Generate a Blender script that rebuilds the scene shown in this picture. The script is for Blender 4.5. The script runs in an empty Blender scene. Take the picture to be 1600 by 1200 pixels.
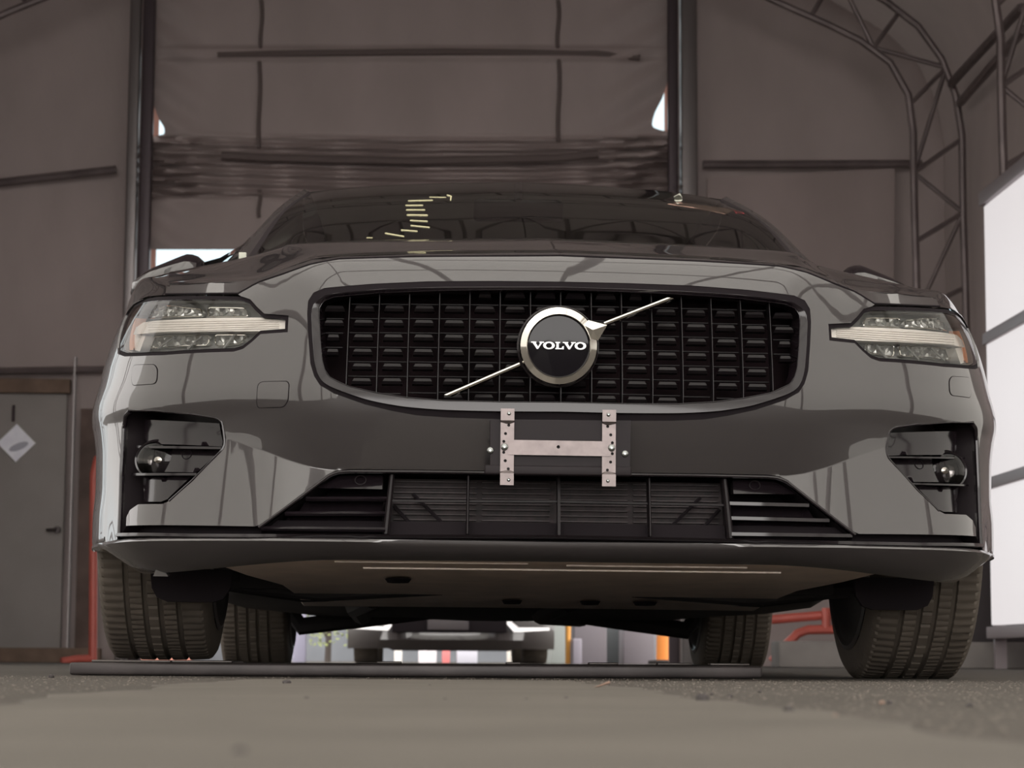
import bpy, bmesh, math, random
from math import sin, cos, pi, radians, atan, hypot
from mathutils import Vector, Matrix
from mathutils.bvhtree import BVHTree
from mathutils.geometry import delaunay_2d_cdt
from mathutils.interpolate import poly_3d_calc

random.seed(7)
S = bpy.context.scene
COL = S.collection

# ------------------------------------------------------------------ camera
F = 3700.0
CAM_P = Vector((-0.2409, -4.18, 0.034))
YAW, ROLL, PITCH = 0.03745, 0.0054, atan(432 / F)
_f0 = Vector((sin(YAW), cos(YAW), 0)); _r0 = Vector((cos(YAW), -sin(YAW), 0)); _u0 = Vector((0, 0, 1))
CF = _f0 * cos(PITCH) + _u0 * sin(PITCH)
_up = -_f0 * sin(PITCH) + _u0 * cos(PITCH)
CR = _r0 * cos(ROLL) + _up * sin(ROLL)
CU = -_r0 * sin(ROLL) + _up * cos(ROLL)
cd = bpy.data.cameras.new('camera'); cam = bpy.data.objects.new('camera', cd); COL.objects.link(cam)
cd.sensor_width = 36; cd.lens = 36 * F / 1600
cam.matrix_world = Matrix(((CR.x, CU.x, -CF.x, CAM_P.x), (CR.y, CU.y, -CF.y, CAM_P.y), (CR.z, CU.z, -CF.z, CAM_P.z), (0, 0, 0, 1)))
cd.clip_start = 0.02; cd.clip_end = 300
cd.dof.use_dof = True; cd.dof.focus_distance = 4.35; cd.dof.aperture_fstop = 13
S.camera = cam

# ------------------------------------------------------------------ light
W = bpy.data.worlds.new('sky'); S.world = W; W.use_nodes = True
nt = W.node_tree; nt.nodes.clear()
wo = nt.nodes.new('ShaderNodeOutputWorld'); bg = nt.nodes.new('ShaderNodeBackground')
tc = nt.nodes.new('ShaderNodeTexCoord'); sp = nt.nodes.new('ShaderNodeSeparateXYZ')
mr = nt.nodes.new('ShaderNodeMapRange')
mr.inputs[1].default_value = -1; mr.inputs[2].default_value = 0.9; mr.inputs[3].default_value = 2.7; mr.inputs[4].default_value = 0.62
nt.links.new(tc.outputs['Generated'], sp.inputs[0]); nt.links.new(sp.outputs['Y'], mr.inputs[0])
cr = nt.nodes.new('ShaderNodeMapRange'); cr.inputs[1].default_value = 0.7; cr.inputs[2].default_value = 1
mixc = nt.nodes.new('ShaderNodeMix'); mixc.data_type = 'RGBA'
mixc.inputs[6].default_value = (1.0, 0.955, 0.915, 1); mixc.inputs[7].default_value = (0.74, 0.93, 1.0, 1)
nt.links.new(sp.outputs['Y'], cr.inputs[0]); nt.links.new(cr.outputs[0], mixc.inputs[0])
nt.links.new(mixc.outputs[2], bg.inputs['Color']); nt.links.new(mr.outputs[0], bg.inputs['Strength'])
nt.links.new(bg.outputs[0], wo.inputs[0])
vs = S.view_settings
vs.view_transform = 'Standard'; vs.look = 'None'; vs.gamma = 1.0; vs.exposure = 1.12; vs.use_curve_mapping = False

# ------------------------------------------------------------------ projection helpers (pixels of the 1600x1200 frame to points of the place)
BR = 0.00495                                   # the car leans a little: one side stands on the ramp plate
cB, sB = cos(BR), sin(BR)
def ray(px, py):
    return CAM_P.copy(), CR * ((px - 800) / F) - CU * ((py - 600) / F) + CF
def w_at(px, py, y):
    p, v = ray(px, py); return p + v * ((y - p.y) / v.y)
def w_ground(px, py, z=0.0):
    p, v = ray(px, py); return p + v * ((z - p.z) / v.z)
def to_body(p): return Vector((p.x * cB - p.z * sB, p.y, p.x * sB + p.z * cB))
def b_at(px, py, y): return to_body(w_at(px, py, y))
def lerp(a, b, t): return a + (b - a) * t
def sstep(a, b, x):
    t = min(1, max(0, (x - a) / (b - a))); return t * t * (3 - 2 * t)
def spl(pts, x):                                # smooth (monotone cubic) interpolation of (x, y) pairs
    n = len(pts)
    if x <= pts[0][0]: i = 0
    elif x >= pts[-1][0]: i = n - 2
    else:
        i = 0
        while pts[i + 1][0] < x: i += 1
    d = lambda k: (pts[k + 1][1] - pts[k][1]) / (pts[k + 1][0] - pts[k][0])
    def m(k):
        if k == 0: return d(0)
        if k == n - 1: return d(n - 2)
        a, b = d(k - 1), d(k)
        return 0 if a * b <= 0 else 2 * a * b / (a + b)
    x0, y0 = pts[i]; x1, y1 = pts[i + 1]; h = x1 - x0; t = (x - x0) / h
    if t < 0 or t > 1: return y0 + d(i) * (x - x0) if t < 0 else y1 + d(i) * (x - x1)
    return ((1 + 2 * t) * (1 - t) ** 2 * y0 + t * (1 - t) ** 2 * h * m(i) + t * t * (3 - 2 * t) * y1 + t * t * (t - 1) * h * m(i + 1))
def resample(pts, n, smooth=False):
    pts = [Vector(p) for p in pts]
    if smooth:
        q = []
        for i in range(len(pts) - 1):
            p0 = pts[max(i - 1, 0)]; p1 = pts[i]; p2 = pts[i + 1]; p3 = pts[min(i + 2, len(pts) - 1)]
            for k in range(12):
                t = k / 12
                q.append(0.5 * (2 * p1 + (p2 - p0) * t + (2 * p0 - 5 * p1 + 4 * p2 - p3) * t * t + (3 * p1 - p0 - 3 * p2 + p3) * t ** 3))
        q.append(pts[-1]); pts = q
    L = [0.0]
    for a, b in zip(pts, pts[1:]): L.append(L[-1] + (b - a).length)
    out = []; j = 0
    for i in range(n):
        s = L[-1] * i / (n - 1)
        while j < len(L) - 2 and L[j + 1] < s: j += 1
        d = L[j + 1] - L[j]
        out.append(pts[j].lerp(pts[j + 1], 0 if d == 0 else (s - L[j]) / d))
    return out
def inside(p, poly):
    x, y = p[0], p[1]; c = False; n = len(poly)
    for i in range(n):
        x1, y1 = poly[i][0], poly[i][1]; x2, y2 = poly[i - 1][0], poly[i - 1][1]
        if (y1 > y) != (y2 > y) and x < (x2 - x1) * (y - y1) / (y2 - y1) + x1: c = not c
    return c
def dist_poly(p, poly):
    best = 1e9; n = len(poly)
    for i in range(n):
        ax, ay = poly[i][0], poly[i][1]; bx, by = poly[(i + 1) % n][0], poly[(i + 1) % n][1]
        dx, dy = bx - ax, by - ay; l2 = dx * dx + dy * dy
        t = 0 if l2 == 0 else max(0, min(1, ((p[0] - ax) * dx + (p[1] - ay) * dy) / l2))
        best = min(best, hypot(p[0] - ax - t * dx, p[1] - ay - t * dy))
    return best
def roundpoly(poly, r, n=5):                    # round the corners of a closed 2D polygon
    out = []; m = len(poly)
    for i in range(m):
        p = Vector(poly[i][:2]); a = Vector(poly[i - 1][:2]); b = Vector(poly[(i + 1) % m][:2])
        da = (a - p); db = (b - p); k = min(r, da.length * .45, db.length * .45)
        s = p + da.normalized() * k; e = p + db.normalized() * k
        for j in range(n + 1):
            t = j / n; out.append(tuple((1 - t) ** 2 * s + 2 * t * (1 - t) * p + t * t * e))
    return out

# ------------------------------------------------------------------ materials
MATS = {}
def mat(name, color, rough=0.5, metal=0.0, spec=0.5, coat=0.0, coat_ior=1.5, ior=1.5, var=0.0, vscale=8.0, bump=0.0, bscale=60.0, emit=None, es=0.0, trans=0.0, coat_rough=0.02):
    m = bpy.data.materials.new(name); m.use_nodes = True; n = m.node_tree; b = n.nodes['Principled BSDF']
    b.inputs['Base Color'].default_value = (*color, 1); b.inputs['Roughness'].default_value = rough
    b.inputs['Metallic'].default_value = metal; b.inputs['IOR'].default_value = ior
    b.inputs['Specular IOR Level'].default_value = spec
    b.inputs['Coat Weight'].default_value = coat; b.inputs['Coat IOR'].default_value = coat_ior; b.inputs['Coat Roughness'].default_value = coat_rough
    if trans: b.inputs['Transmission Weight'].default_value = trans
    if emit: b.inputs['Emission Color'].default_value = (*emit, 1); b.inputs['Emission Strength'].default_value = es
    t = n.nodes.new('ShaderNodeTexCoord')
    if var:
        z = n.nodes.new('ShaderNodeTexNoise'); z.inputs['Scale'].default_value = vscale; z.inputs['Detail'].default_value = 5
        n.links.new(t.outputs['Object'], z.inputs['Vector'])
        r = n.nodes.new('ShaderNodeValToRGB')
        r.color_ramp.elements[0].position = .3; r.color_ramp.elements[1].position = .7
        r.color_ramp.elements[0].color = (*[c * (1 - var) for c in color], 1); r.color_ramp.elements[1].color = (*[min(1, c * (1 + var)) for c in color], 1)
        n.links.new(z.outputs['Fac'], r.inputs[0]); n.links.new(r.outputs[0], b.inputs['Base Color'])
    if bump:
        z = n.nodes.new('ShaderNodeTexNoise'); z.inputs['Scale'].default_value = bscale; z.inputs['Detail'].default_value = 6
        n.links.new(t.outputs['Object'], z.inputs['Vector'])
        q = n.nodes.new('ShaderNodeBump'); q.inputs['Strength'].default_value = bump; q.inputs['Distance'].default_value = .02
        n.links.new(z.outputs['Fac'], q.inputs['Height']); n.links.new(q.outputs[0], b.inputs['Normal'])
    MATS[name] = m; return m
def glass_mat(name, tint, gloss_ior=1.5, rough=0.0):
    m = bpy.data.materials.new(name); m.use_nodes = True; n = m.node_tree; n.nodes.clear()
    o = n.nodes.new('ShaderNodeOutputMaterial'); mx = n.nodes.new('ShaderNodeMixShader'); tr = n.nodes.new('ShaderNodeBsdfTransparent')
    g = n.nodes.new('ShaderNodeBsdfGlossy'); fr = n.nodes.new('ShaderNodeFresnel')
    tr.inputs[0].default_value = (*tint, 1); g.inputs['Roughness'].default_value = rough; fr.inputs[0].default_value = gloss_ior
    n.links.new(fr.outputs[0], mx.inputs[0]); n.links.new(tr.outputs[0], mx.inputs[1]); n.links.new(g.outputs[0], mx.inputs[2]); n.links.new(mx.outputs[0], o.inputs[0])
    MATS[name] = m; return m
def fabric_mat(name, col, tcol, fac):
    m = bpy.data.materials.new(name); m.use_nodes = True; n = m.node_tree; n.nodes.clear()
    o = n.nodes.new('ShaderNodeOutputMaterial'); mx = n.nodes.new('ShaderNodeMixShader'); d = n.nodes.new('ShaderNodeBsdfDiffuse'); t = n.nodes.new('ShaderNodeBsdfTranslucent')
    tc = n.nodes.new('ShaderNodeTexCoord'); z = n.nodes.new('ShaderNodeTexNoise'); z.inputs['Scale'].default_value = 1.6; z.inputs['Detail'].default_value = 7
    mp = n.nodes.new('ShaderNodeMapping'); mp.inputs['Scale'].default_value = (1, 1, .5); mp.inputs['Rotation'].default_value = (0, .5, 0)
    n.links.new(tc.outputs['Object'], mp.inputs[0]); n.links.new(mp.outputs[0], z.inputs['Vector'])
    r = n.nodes.new('ShaderNodeValToRGB'); r.color_ramp.elements[0].position = .3; r.color_ramp.elements[1].position = .72
    r.color_ramp.elements[0].color = (*[c * .88 for c in col], 1); r.color_ramp.elements[1].color = (*[c * 1.06 for c in col], 1)
    n.links.new(z.outputs['Fac'], r.inputs[0]); n.links.new(r.outputs[0], d.inputs[0])
    b = n.nodes.new('ShaderNodeBump'); b.inputs['Strength'].default_value = .35; b.inputs['Distance'].default_value = .08
    n.links.new(z.outputs['Fac'], b.inputs['Height']); n.links.new(b.outputs[0], d.inputs['Normal'])
    t.inputs[0].default_value = (*tcol, 1); mx.inputs[0].default_value = fac
    n.links.new(d.outputs[0], mx.inputs[1]); n.links.new(t.outputs[0], mx.inputs[2]); n.links.new(mx.outputs[0], o.inputs[0])
    MATS[name] = m; return m

PAINT = mat('grey_car_paint', (.031, .027, .028), rough=.38, metal=.0, spec=.35, coat=1.0, coat_ior=1.72)
BLACK_GLOSS = mat('gloss_black_plastic', (.011, .008, .010), rough=.12, spec=.5)
BLACK_SATIN = mat('satin_black_plastic', (.016, .012, .014), rough=.45, spec=.35)
BLACK_MATT = mat('matt_black_plastic', (.013, .010, .012), rough=.85, spec=.15)
CHROME = mat('chrome', (.78, .76, .70), rough=.06, metal=1)
CHROME_DARK = mat('brushed_chrome', (.55, .52, .48), rough=.2, metal=1)
ZINC = mat('zinc_plated_steel', (.19, .163, .16), rough=.38, metal=.75, var=.12, vscale=60)
SCREW = mat('screw_steel', (.36, .38, .37), rough=.28, metal=1)
RUBBER = mat('tyre_rubber', (.105, .088, .072), rough=.72, spec=.3, var=.15, vscale=20)
GROOVE = mat('tyre_groove_rubber', (.008, .007, .007), rough=.9, spec=.1)
RIM = mat('wheel_alloy', (.28, .27, .26), rough=.35, metal=.9)
TRAYM = mat('underbody_tray_felt', (.80, .66, .55), rough=.32, spec=.7, var=.12, vscale=14)
UNDER = mat('underbody_dark', (.018, .015, .015), rough=.8)
GLASS = glass_mat('window_glass', (.80, .84, .80), 2.15)
LENS = glass_mat('lamp_lens_glass', (.93, .93, .92), 1.42)
DISC = mat('badge_black_enamel', (.005, .004, .006), rough=.05, spec=.3)
LETTER = mat('badge_letter_chrome', (.85, .85, .85), rough=.35, metal=.6)
DRL = mat('daylight_guide_white', (.88, .83, .78), rough=.25, spec=.5, coat=.5)
LAMP_SILVER = mat('lamp_reflector_silver', (.50, .50, .48), rough=.34, metal=.8)
LAMP_GREY = mat('lamp_housing_grey', (.24, .24, .23), rough=.3, spec=.5)
AMBER = mat('amber_reflector', (.80, .36, .20), rough=.3)
RADIATOR = mat('radiator_fins', (.016, .009, .010), rough=.6, metal=.2, var=.7, vscale=90)
RAD_LINE = mat('radiator_tubes', (.045, .036, .037), rough=.5, metal=.5)
INTERIOR = mat('interior_charcoal', (.30, .28, .265), rough=.8, var=.1)
HEADLINER = mat('interior_headliner', (.48, .47, .43), rough=.9)
CHALK = mat('yellow_paint_pen', (.62, .58, .36), rough=.7)
STICK_P = mat('pink_sticker', (.42, .26, .21), rough=.6)
STICK_W = mat('white_sticker', (.55, .56, .48), rough=.6)
STICK_R = mat('red_sticker', (.65, .07, .09), rough=.6)

# ------------------------------------------------------------------ mesh building
class MB:
    def __init__(s): s.v = []; s.f = []
    def add(s, verts, faces):
        k = len(s.v); s.v += [tuple(p) for p in verts]; s.f += [tuple(i + k for i in f) for f in faces]; return s
    def box(s, lo, hi, M=None):
        P = [Vector((x, y, z)) for x in (lo[0], hi[0]) for y in (lo[1], hi[1]) for z in (lo[2], hi[2])]
        if M: P = [M @ p for p in P]
        return s.add(P, [(0, 1, 3, 2), (4, 6, 7, 5), (0, 4, 5, 1), (2, 3, 7, 6), (0, 2, 6, 4), (1, 5, 7, 3)])
    def rbox(s, lo, hi, r, M=None):             # box with chamfered edges
        bm = bmesh.new(); bmesh.ops.create_cube(bm, size=1)
        c = [(lo[i] + hi[i]) / 2 for i in range(3)]; d = [hi[i] - lo[i] for i in range(3)]
        for v in bm.verts: v.co = Vector([c[i] + v.co[i] * d[i] for i in range(3)])
        bmesh.ops.bevel(bm, geom=list(bm.edges), offset=r, segments=3, affect='EDGES', profile=.5)
        bm.verts.index_update()
        P = [v.co.copy() for v in bm.verts]
        if M: P = [M @ p for p in P]
        s.add(P, [[v.index for v in f.verts] for f in bm.faces]); bm.free(); return s
    def grid(s, rows, close=False):
        n = len(rows[0]); P = [p for r in rows for p in r]; Fc = []
        for i in range(len(rows) - 1):
            for j in range(n if close else n - 1):
                k = (j + 1) % n
                Fc.append((i * n + j, i * n + k, (i + 1) * n + k, (i + 1) * n + j))
        return s.add(P, Fc)
    def tube(s, path, r, n=10, closed=False, cap=True):
        path = [Vector(p) for p in path]; rows = []; N = len(path); prev = None
        for i, p in enumerate(path):
            a = path[i - 1] if (i > 0 or closed) else p; b = path[(i + 1) % N] if (i < N - 1 or closed) else p
            t = (b - a).normalized()
            if prev is None: x = t.orthogonal().normalized()
            else: x = (prev - t * prev.dot(t)).normalized()
            prev = x; y = t.cross(x); rr = r[i] if isinstance(r, (list, tuple)) else r
            rows.append([p + (x * cos(2 * pi * k / n) + y * sin(2 * pi * k / n)) * rr for k in range(n)])
        if closed: rows.append(rows[0])
        b = len(s.v); s.grid(rows, True)
        if cap and not closed:
            s.f.append(tuple(b + k for k in range(n))[::-1]); s.f.append(tuple(b + (len(rows) - 1) * n + k for k in range(n)))
        return s
    def sweep(s, path, prof, up=Vector((0, 0, 1)), closed=False):   # prof: (side, up) pairs
        path = [Vector(p) for p in path]; rows = []; N = len(path)
        for i, p in enumerate(path):
            a = path[i - 1] if (i > 0 or closed) else p; b = path[(i + 1) % N] if (i < N - 1 or closed) else p
            t = (b - a).normalized(); x = t.cross(up).normalized(); y = x.cross(t)
            rows.append([p + x * q[0] + y * q[1] for q in prof])
        if closed: rows.append(rows[0])
        b = len(s.v); s.grid(rows, True); n = len(prof)
        if not closed:
            s.f.append(tuple(b + k for k in range(n))[::-1]); s.f.append(tuple(b + (len(rows) - 1) * n + k for k in range(n)))
        return s
    def lathe(s, prof, n=48, M=None, cap=False):   # prof: (radius, along x)
        rows = []
        for k in range(n):
            a = 2 * pi * k / n; rows.append([Vector((x, r * cos(a), r * sin(a))) for r, x in prof])
        rows.append(rows[0])
        if M: rows = [[M @ p for p in r] for r in rows]
        b = len(s.v)
        return s.grid(rows)
    def prism(s, poly, holes, fr):              # flat polygon (with holes) given thickness; fr(x, y, d) gives the point at depth d in 0..1
        V, T = cdt_fill(poly, holes)
        n = len(V); s.add([fr(p[0], p[1], 0) for p in V] + [fr(p[0], p[1], 1) for p in V], [t for t in T] + [tuple(i + n for i in t[::-1]) for t in T])
        for L in [poly] + list(holes):
            m = len(L); s.add([fr(p[0], p[1], 0) for p in L] + [fr(p[0], p[1], 1) for p in L], [(i, (i + 1) % m, m + (i + 1) % m, m + i) for i in range(m)])
        return s
    def build(s, name, m, parent=None, sharp=35, smooth=True, normals=None, loc=None, fix=True):
        me = bpy.data.meshes.new(name); me.from_pydata([tuple(p) for p in s.v], [], s.f)
        if fix:
            bm = bmesh.new(); bm.from_mesh(me); bmesh.ops.remove_doubles(bm, verts=bm.verts, dist=1e-6)
            bmesh.ops.recalc_face_normals(bm, faces=bm.faces); bm.to_mesh(me); bm.free()
        me.update()
        if smooth:
            for p in me.polygons: p.use_smooth = True
            if normals: me.normals_split_custom_set_from_vertices(normals)
            else: me.set_sharp_from_angle(angle=radians(sharp))
        me.materials.append(m)
        o = bpy.data.objects.new(name, me); COL.objects.link(o)
        if parent: o.parent = parent
        if loc: o.location = loc
        return o
def cdt_fill(poly, holes=(), pts=()):
    V = []; E = []
    for L in [poly] + list(holes):
        k = len(V); m = len(L); V += [Vector(p[:2]) for p in L]; E += [(k + i, k + (i + 1) % m) for i in range(m)]
    V += [Vector(p) for p in pts]
    r = delaunay_2d_cdt(V, E, [], 0, 1e-7)
    T = []
    for f in r[2]:
        c = sum((r[0][i] for i in f), Vector((0, 0))) / len(f)
        if inside(c, poly) and not any(inside(c, h) for h in holes): T.append(tuple(f))
    return [tuple(p) for p in r[0]], T
def tag(o, label=None, cat=None, group=None, kind=None):
    if label: o['label'] = label
    if cat: o['category'] = cat
    if group: o['group'] = group
    if kind: o['kind'] = kind
    return o
def thing(name, label, cat, loc=(0, 0, 0), group=None, rot=(0, 0, 0)):
    o = bpy.data.objects.new(name, None); COL.objects.link(o); o.location = loc; o.rotation_euler = rot
    o.empty_display_size = .1
    return tag(o, label, cat, group)
def copy_tree(o, parent=None):
    c = o.copy(); COL.objects.link(c); c.parent = parent
    for ch in list(o.children): copy_tree(ch, c)
    return c
# ------------------------------------------------------------------ the car: front surface, measured along the bow of the bumper (u) and upwards (z)
PLAN = [(0, 0), (.12, .0015), (.24, .007), (.36, .018), (.46, .034), (.56, .060), (.64, .092), (.71, .135), (.77, .188), (.82, .256), (.86, .345), (.885, .44), (.90, .54), (.908, .66), (.912, .76)]
_fine = resample([(x, y, 0) for x, y in PLAN], 400, True)
_len = [0.0]
for a, b in zip(_fine, _fine[1:]): _len.append(_len[-1] + (b - a).length)
UMAX = _len[-1]
def plan(u):
    a = abs(u); i = min(398, max(0, int(a / UMAX * 399)))
    t = a / UMAX * 399 - i; p = _fine[i].lerp(_fine[i + 1], t); d = (_fine[min(i + 2, 399)] - _fine[max(i - 1, 0)]).normalized()
    sg = 1 if u >= 0 else -1
    return Vector((sg * p.x, p.y, 0)), Vector((-sg * d.y, d.x, 0))      # point, inward normal
PC = [(.14, .11), (.19, .045), (.22, .015), (.25, .0), (.28, .012), (.34, .024), (.38, .012), (.43, -.004), (.48, -.016), (.51, -.018), (.60, -.008), (.68, .006), (.72, .016), (.745, .027), (.765, .043), (.785, .068), (.81, .115), (.86, .23)]
PS = [(.14, .11), (.19, .05), (.22, .028), (.25, .014), (.30, .014), (.36, .018), (.42, .017), (.46, .013), (.497, .006), (.512, .005), (.56, .0095), (.62, .020), (.68, .036), (.74, .060), (.77, .077), (.80, .100), (.86, .16)]
ZC = [(0, .365), (.40, .368), (.62, .428), (.80, .462), (1.3, .462)]
def prof(u, z):
    a = abs(u); w = sstep(.40, .60, a); w2 = sstep(.74, .98, a)
    base = lambda q: lerp(spl(PC, q), spl(PS, q), w) + w2 * (.30 * max(0, q - .52) ** 2 - .009 * (1 - sstep(.48, .58, q)) * sstep(.20, .26, q))
    zc = spl(ZC, a)
    if z < zc:
        k = .20 * (1 - sstep(.74, .95, a)) * sstep(.30, .36, a)
        return min(base(z), base(zc) - k * (zc - z)) if k > 0 else base(z)
    return base(z)
def SK(u, z, off=0.0):
    p, n = plan(u); q = p + n * (prof(u, z) + off); q.z = z; return q
def SKn(u, z):
    e = .0012
    a = SK(u + e, z) - SK(u - e, z); b = SK(u, z + e) - SK(u, z - e)
    n = a.cross(b); n.normalize()
    return n if n.y < 0 or (abs(n.y) < .3 and n.x * u > 0) else -n
_bvh = {}
_NU, _NZ = 200, 120; _Z0, _Z1 = .14, .86
def surf(off):
    k = round(off, 4)
    if k not in _bvh:
        us = [-UMAX + 2 * UMAX * i / _NU for i in range(_NU + 1)]; zs = [_Z0 + (_Z1 - _Z0) * j / _NZ for j in range(_NZ + 1)]
        P = [SK(u, z, off) for u in us for z in zs]; UZ = [(u, z) for u in us for z in zs]; T = []
        for i in range(_NU):
            for j in range(_NZ):
                a = i * (_NZ + 1) + j; b = a + _NZ + 1; T += [(a, b, b + 1), (a, b + 1, a + 1)]
        _bvh[k] = (BVHTree.FromPolygons(P, T), P, UZ, T)
    return _bvh[k]
def uz(px, py, off=0.0):
    t, P, UZ, T = surf(off); p, v = ray(px, py)
    o = to_body(p); d = to_body(v).normalized()
    h = t.ray_cast(o, d)
    if h[0] is None: h = t.find_nearest(o + d * 4.75)
    tri = T[h[2]]; w = poly_3d_calc([P[i] for i in tri], h[0])
    return (sum(w[k] * UZ[tri[k]][0] for k in range(3)), sum(w[k] * UZ[tri[k]][1] for k in range(3)))
def L(pts, off=0.0, zero=()):                   # traced outline of the left half -> mirrored to u > 0
    out = []
    for i, p in enumerate(pts):
        u, z = uz(p[0], p[1], off); out.append((0.0 if (i in zero or i - len(pts) in zero) else -u, z))
    return out
def dens(poly, s):
    out = []; n = len(poly)
    for i in range(n):
        a, b = poly[i], poly[(i + 1) % n]; k = max(1, int(hypot(a[0] - b[0], a[1] - b[1]) / s))
        out += [(lerp(a[0], b[0], j / k), lerp(a[1], b[1], j / k)) for j in range(k)]
    return out
def skin(name, m, poly, holes=(), off=0.0, thick=.004, step=.011, sides='both', parent=None, f=None, flat=False, extra=()):
    """a shell following the car's front; poly in (u, z) of one half"""
    poly = dens(poly, step); holes = [dens(h, step) for h in holes]
    us = [p[0] for p in poly]; zs = [p[1] for p in poly]; pts = []
    i = 0; u = min(us)
    while u <= max(us):
        z = min(zs)
        while z <= max(zs):
            p = (u + 1e-4 * sin(37 * z), z)
            if inside(p, poly) and not any(inside(p, h) for h in holes) and min(dist_poly(p, q) for q in [poly] + holes) > step * .45: pts.append(p)
            z += step
        u += step
    pts = [p for p in pts if all(abs(p[0] - q[0]) > step * .4 or abs(p[1] - q[1]) > step * .4 for q in extra)] + [q for q in extra if inside(q, poly) and dist_poly(q, poly) > .003]
    V, T = cdt_fill(poly, holes, pts)
    g = f or (lambda u, z, o: SK(u, z, o))
    P = []; N = []; Fc = []
    for sg in ((1, -1) if sides == 'both' else ((1,) if sides == 'r' else (-1,))):
        k = len(P)
        for q in V:
            P.append(g(sg * q[0], q[1], off)); N.append(SKn(sg * q[0], q[1]))
        for t in T:
            a, b, c = (P[k + i] for i in t); n = (b - a).cross(c - a)
            nn = N[k + t[0]]
            Fc.append(tuple(k + i for i in t) if n.dot(nn) > 0 else tuple(k + i for i in t[::-1]))
        if thick:
            for Lp in [poly] + holes:
                m_ = len(Lp); b0 = len(P)
                for p in Lp:
                    A = g(sg * p[0], p[1], off); B = g(sg * p[0], p[1], off + thick)
                    P += [A, B]
                for i in range(m_):
                    a, b = Lp[i], Lp[(i + 1) % m_]
                    if abs(a[0]) < 1e-6 and abs(b[0]) < 1e-6: continue
                    j = (i + 1) % m_; Fc.append((b0 + 2 * i, b0 + 2 * j, b0 + 2 * j + 1, b0 + 2 * i + 1))
                # wall normals: across the edge, in the surface
                for i in range(m_):
                    a = P[b0 + 2 * ((i + 1) % m_)] - P[b0 + 2 * i - (0 if i else 0)]
                    d = P[b0 + 2 * i + 1] - P[b0 + 2 * i]; n = a.cross(d)
                    N += [n.normalized() if n.length > 0 else Vector((0, -1, 0))] * 2
    # weld the centre line by shared normals (positions coincide)
    mb = MB(); mb.add(P, Fc)
    return mb.build(name, m, parent, normals=None if flat else N, fix=False)

CAR = thing('car', 'dark grey car with black slatted grille facing the viewer over the ramp plate', 'car', rot=(0, BR, 0))

# outlines of the left half, in pixels of the photograph
GR_OUT = [(872, 440), (780, 439), (670, 439.5), (580, 443.5), (507, 450), (490, 457), (481.5, 470), (480, 490), (482, 530), (485, 568), (491, 588), (500, 602), (522, 615), (570, 632), (612, 642), (650, 649), (700, 652.5), (780, 655), (872, 656)]
GR_FR = [(872, 449.5), (780, 449.5), (690, 450), (595, 453), (520, 460), (501, 467), (491, 477), (488, 492), (490, 530), (493, 566), (498, 585), (507, 598), (528, 609), (575, 625), (620, 634), (655, 638), (700, 641), (780, 643), (872, 643.5)]
GR_IN = [(872, 453), (780, 453), (695, 454), (595, 457.5), (523, 464), (506, 471), (500, 480), (499, 492), (501, 530), (504, 564), (508, 578), (516, 590), (545, 604), (590, 614), (635, 621), (695, 626), (780, 628), (872, 628.5)]
HEAD = [(451, 493), (449.5, 519), (407, 522), (394, 534), (380, 545), (365, 549.5), (255, 555), (215, 556.5), (195, 557), (184, 553), (183.5, 540), (186, 522), (192, 502), (199, 487), (209, 475), (225, 467), (245, 463.5), (262, 463), (377, 463), (391, 467.5), (402, 480), (413, 490)]
SHUT = [(872, 400.5), (800, 401), (650, 402), (530, 405.5), (485, 414), (440, 430), (400, 443), (372, 460)]
EDGE_UP = [(372, 460), (262, 461), (243, 461.5), (222, 465), (206, 473), (196, 486)]
POCK = [(201, 641), (240, 641.5), (300, 647), (338, 653), (346, 658), (349, 672), (351.5, 693), (347, 703), (300, 751), (264, 783), (254, 787.5), (216, 788)]
LOWE = [(216, 788), (203, 797), (197.5, 808), (197, 821.5), (398, 822.5), (410, 818), (470, 774), (512, 741), (526, 735), (545, 733), (650, 734), (760, 735.5), (872, 737)]
BEZ = [(183, 843), (187, 740), (191, 665), (194, 649), (201, 641)]

hg_out = L(GR_OUT, zero=(0, -1)); hg_fr = L(GR_FR, zero=(0, -1)); hg_in = L(GR_IN, zero=(0, -1))
head = L(HEAD)
shut = L(SHUT, zero=(0,)); pock = L(POCK); lowe = L(LOWE, zero=(-1,)); bez = L(BEZ)
eup = L(EDGE_UP)
UE = UMAX - .14                                 # where the bumper ends at the wheel arch
corner_top = (UE, .700)
# main bumper skin: centre top -> shut line -> top of the lamp -> arch edge -> corner -> fog pocket -> lower edge -> centre -> grille hole is open to the centre line
lamp = [p for p in head]
lamp = lamp[:9] + [(lamp[9][0] + .0, lamp[9][1])] + lamp[10:]
def half_outline():
    o = []
    o += shut[:-1]
    o += [shut[-1]]
    # headlight is open to the top edge: walk round it from its top inner corner to its outer end
    hi = [head[18], head[19], head[20], head[21], head[0], head[1], head[2], head[3], head[4], head[5], head[6], head[7], head[8], head[9]]
    o += hi
    o += [(UE, head[9][1] + .004), (UE, .262), (UE - .05, .246), (bez[0][0] + .045, .245), (bez[0][0] + .004, bez[0][1])]
    o += bez[:-1] + pock + lowe[1:]
    o += hg_out[::-1]
    return o
BODY = half_outline()
crease = []
for i in range(110):
    u = .37 + i * .0045; z = spl(ZC, u)
    crease += [(u, z - .0016), (u, z + .0016), (u, z - .006), (u, z + .006)]
bumper = skin('bumper', PAINT, BODY, thick=.012, step=.012, parent=CAR, extra=crease)
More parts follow.
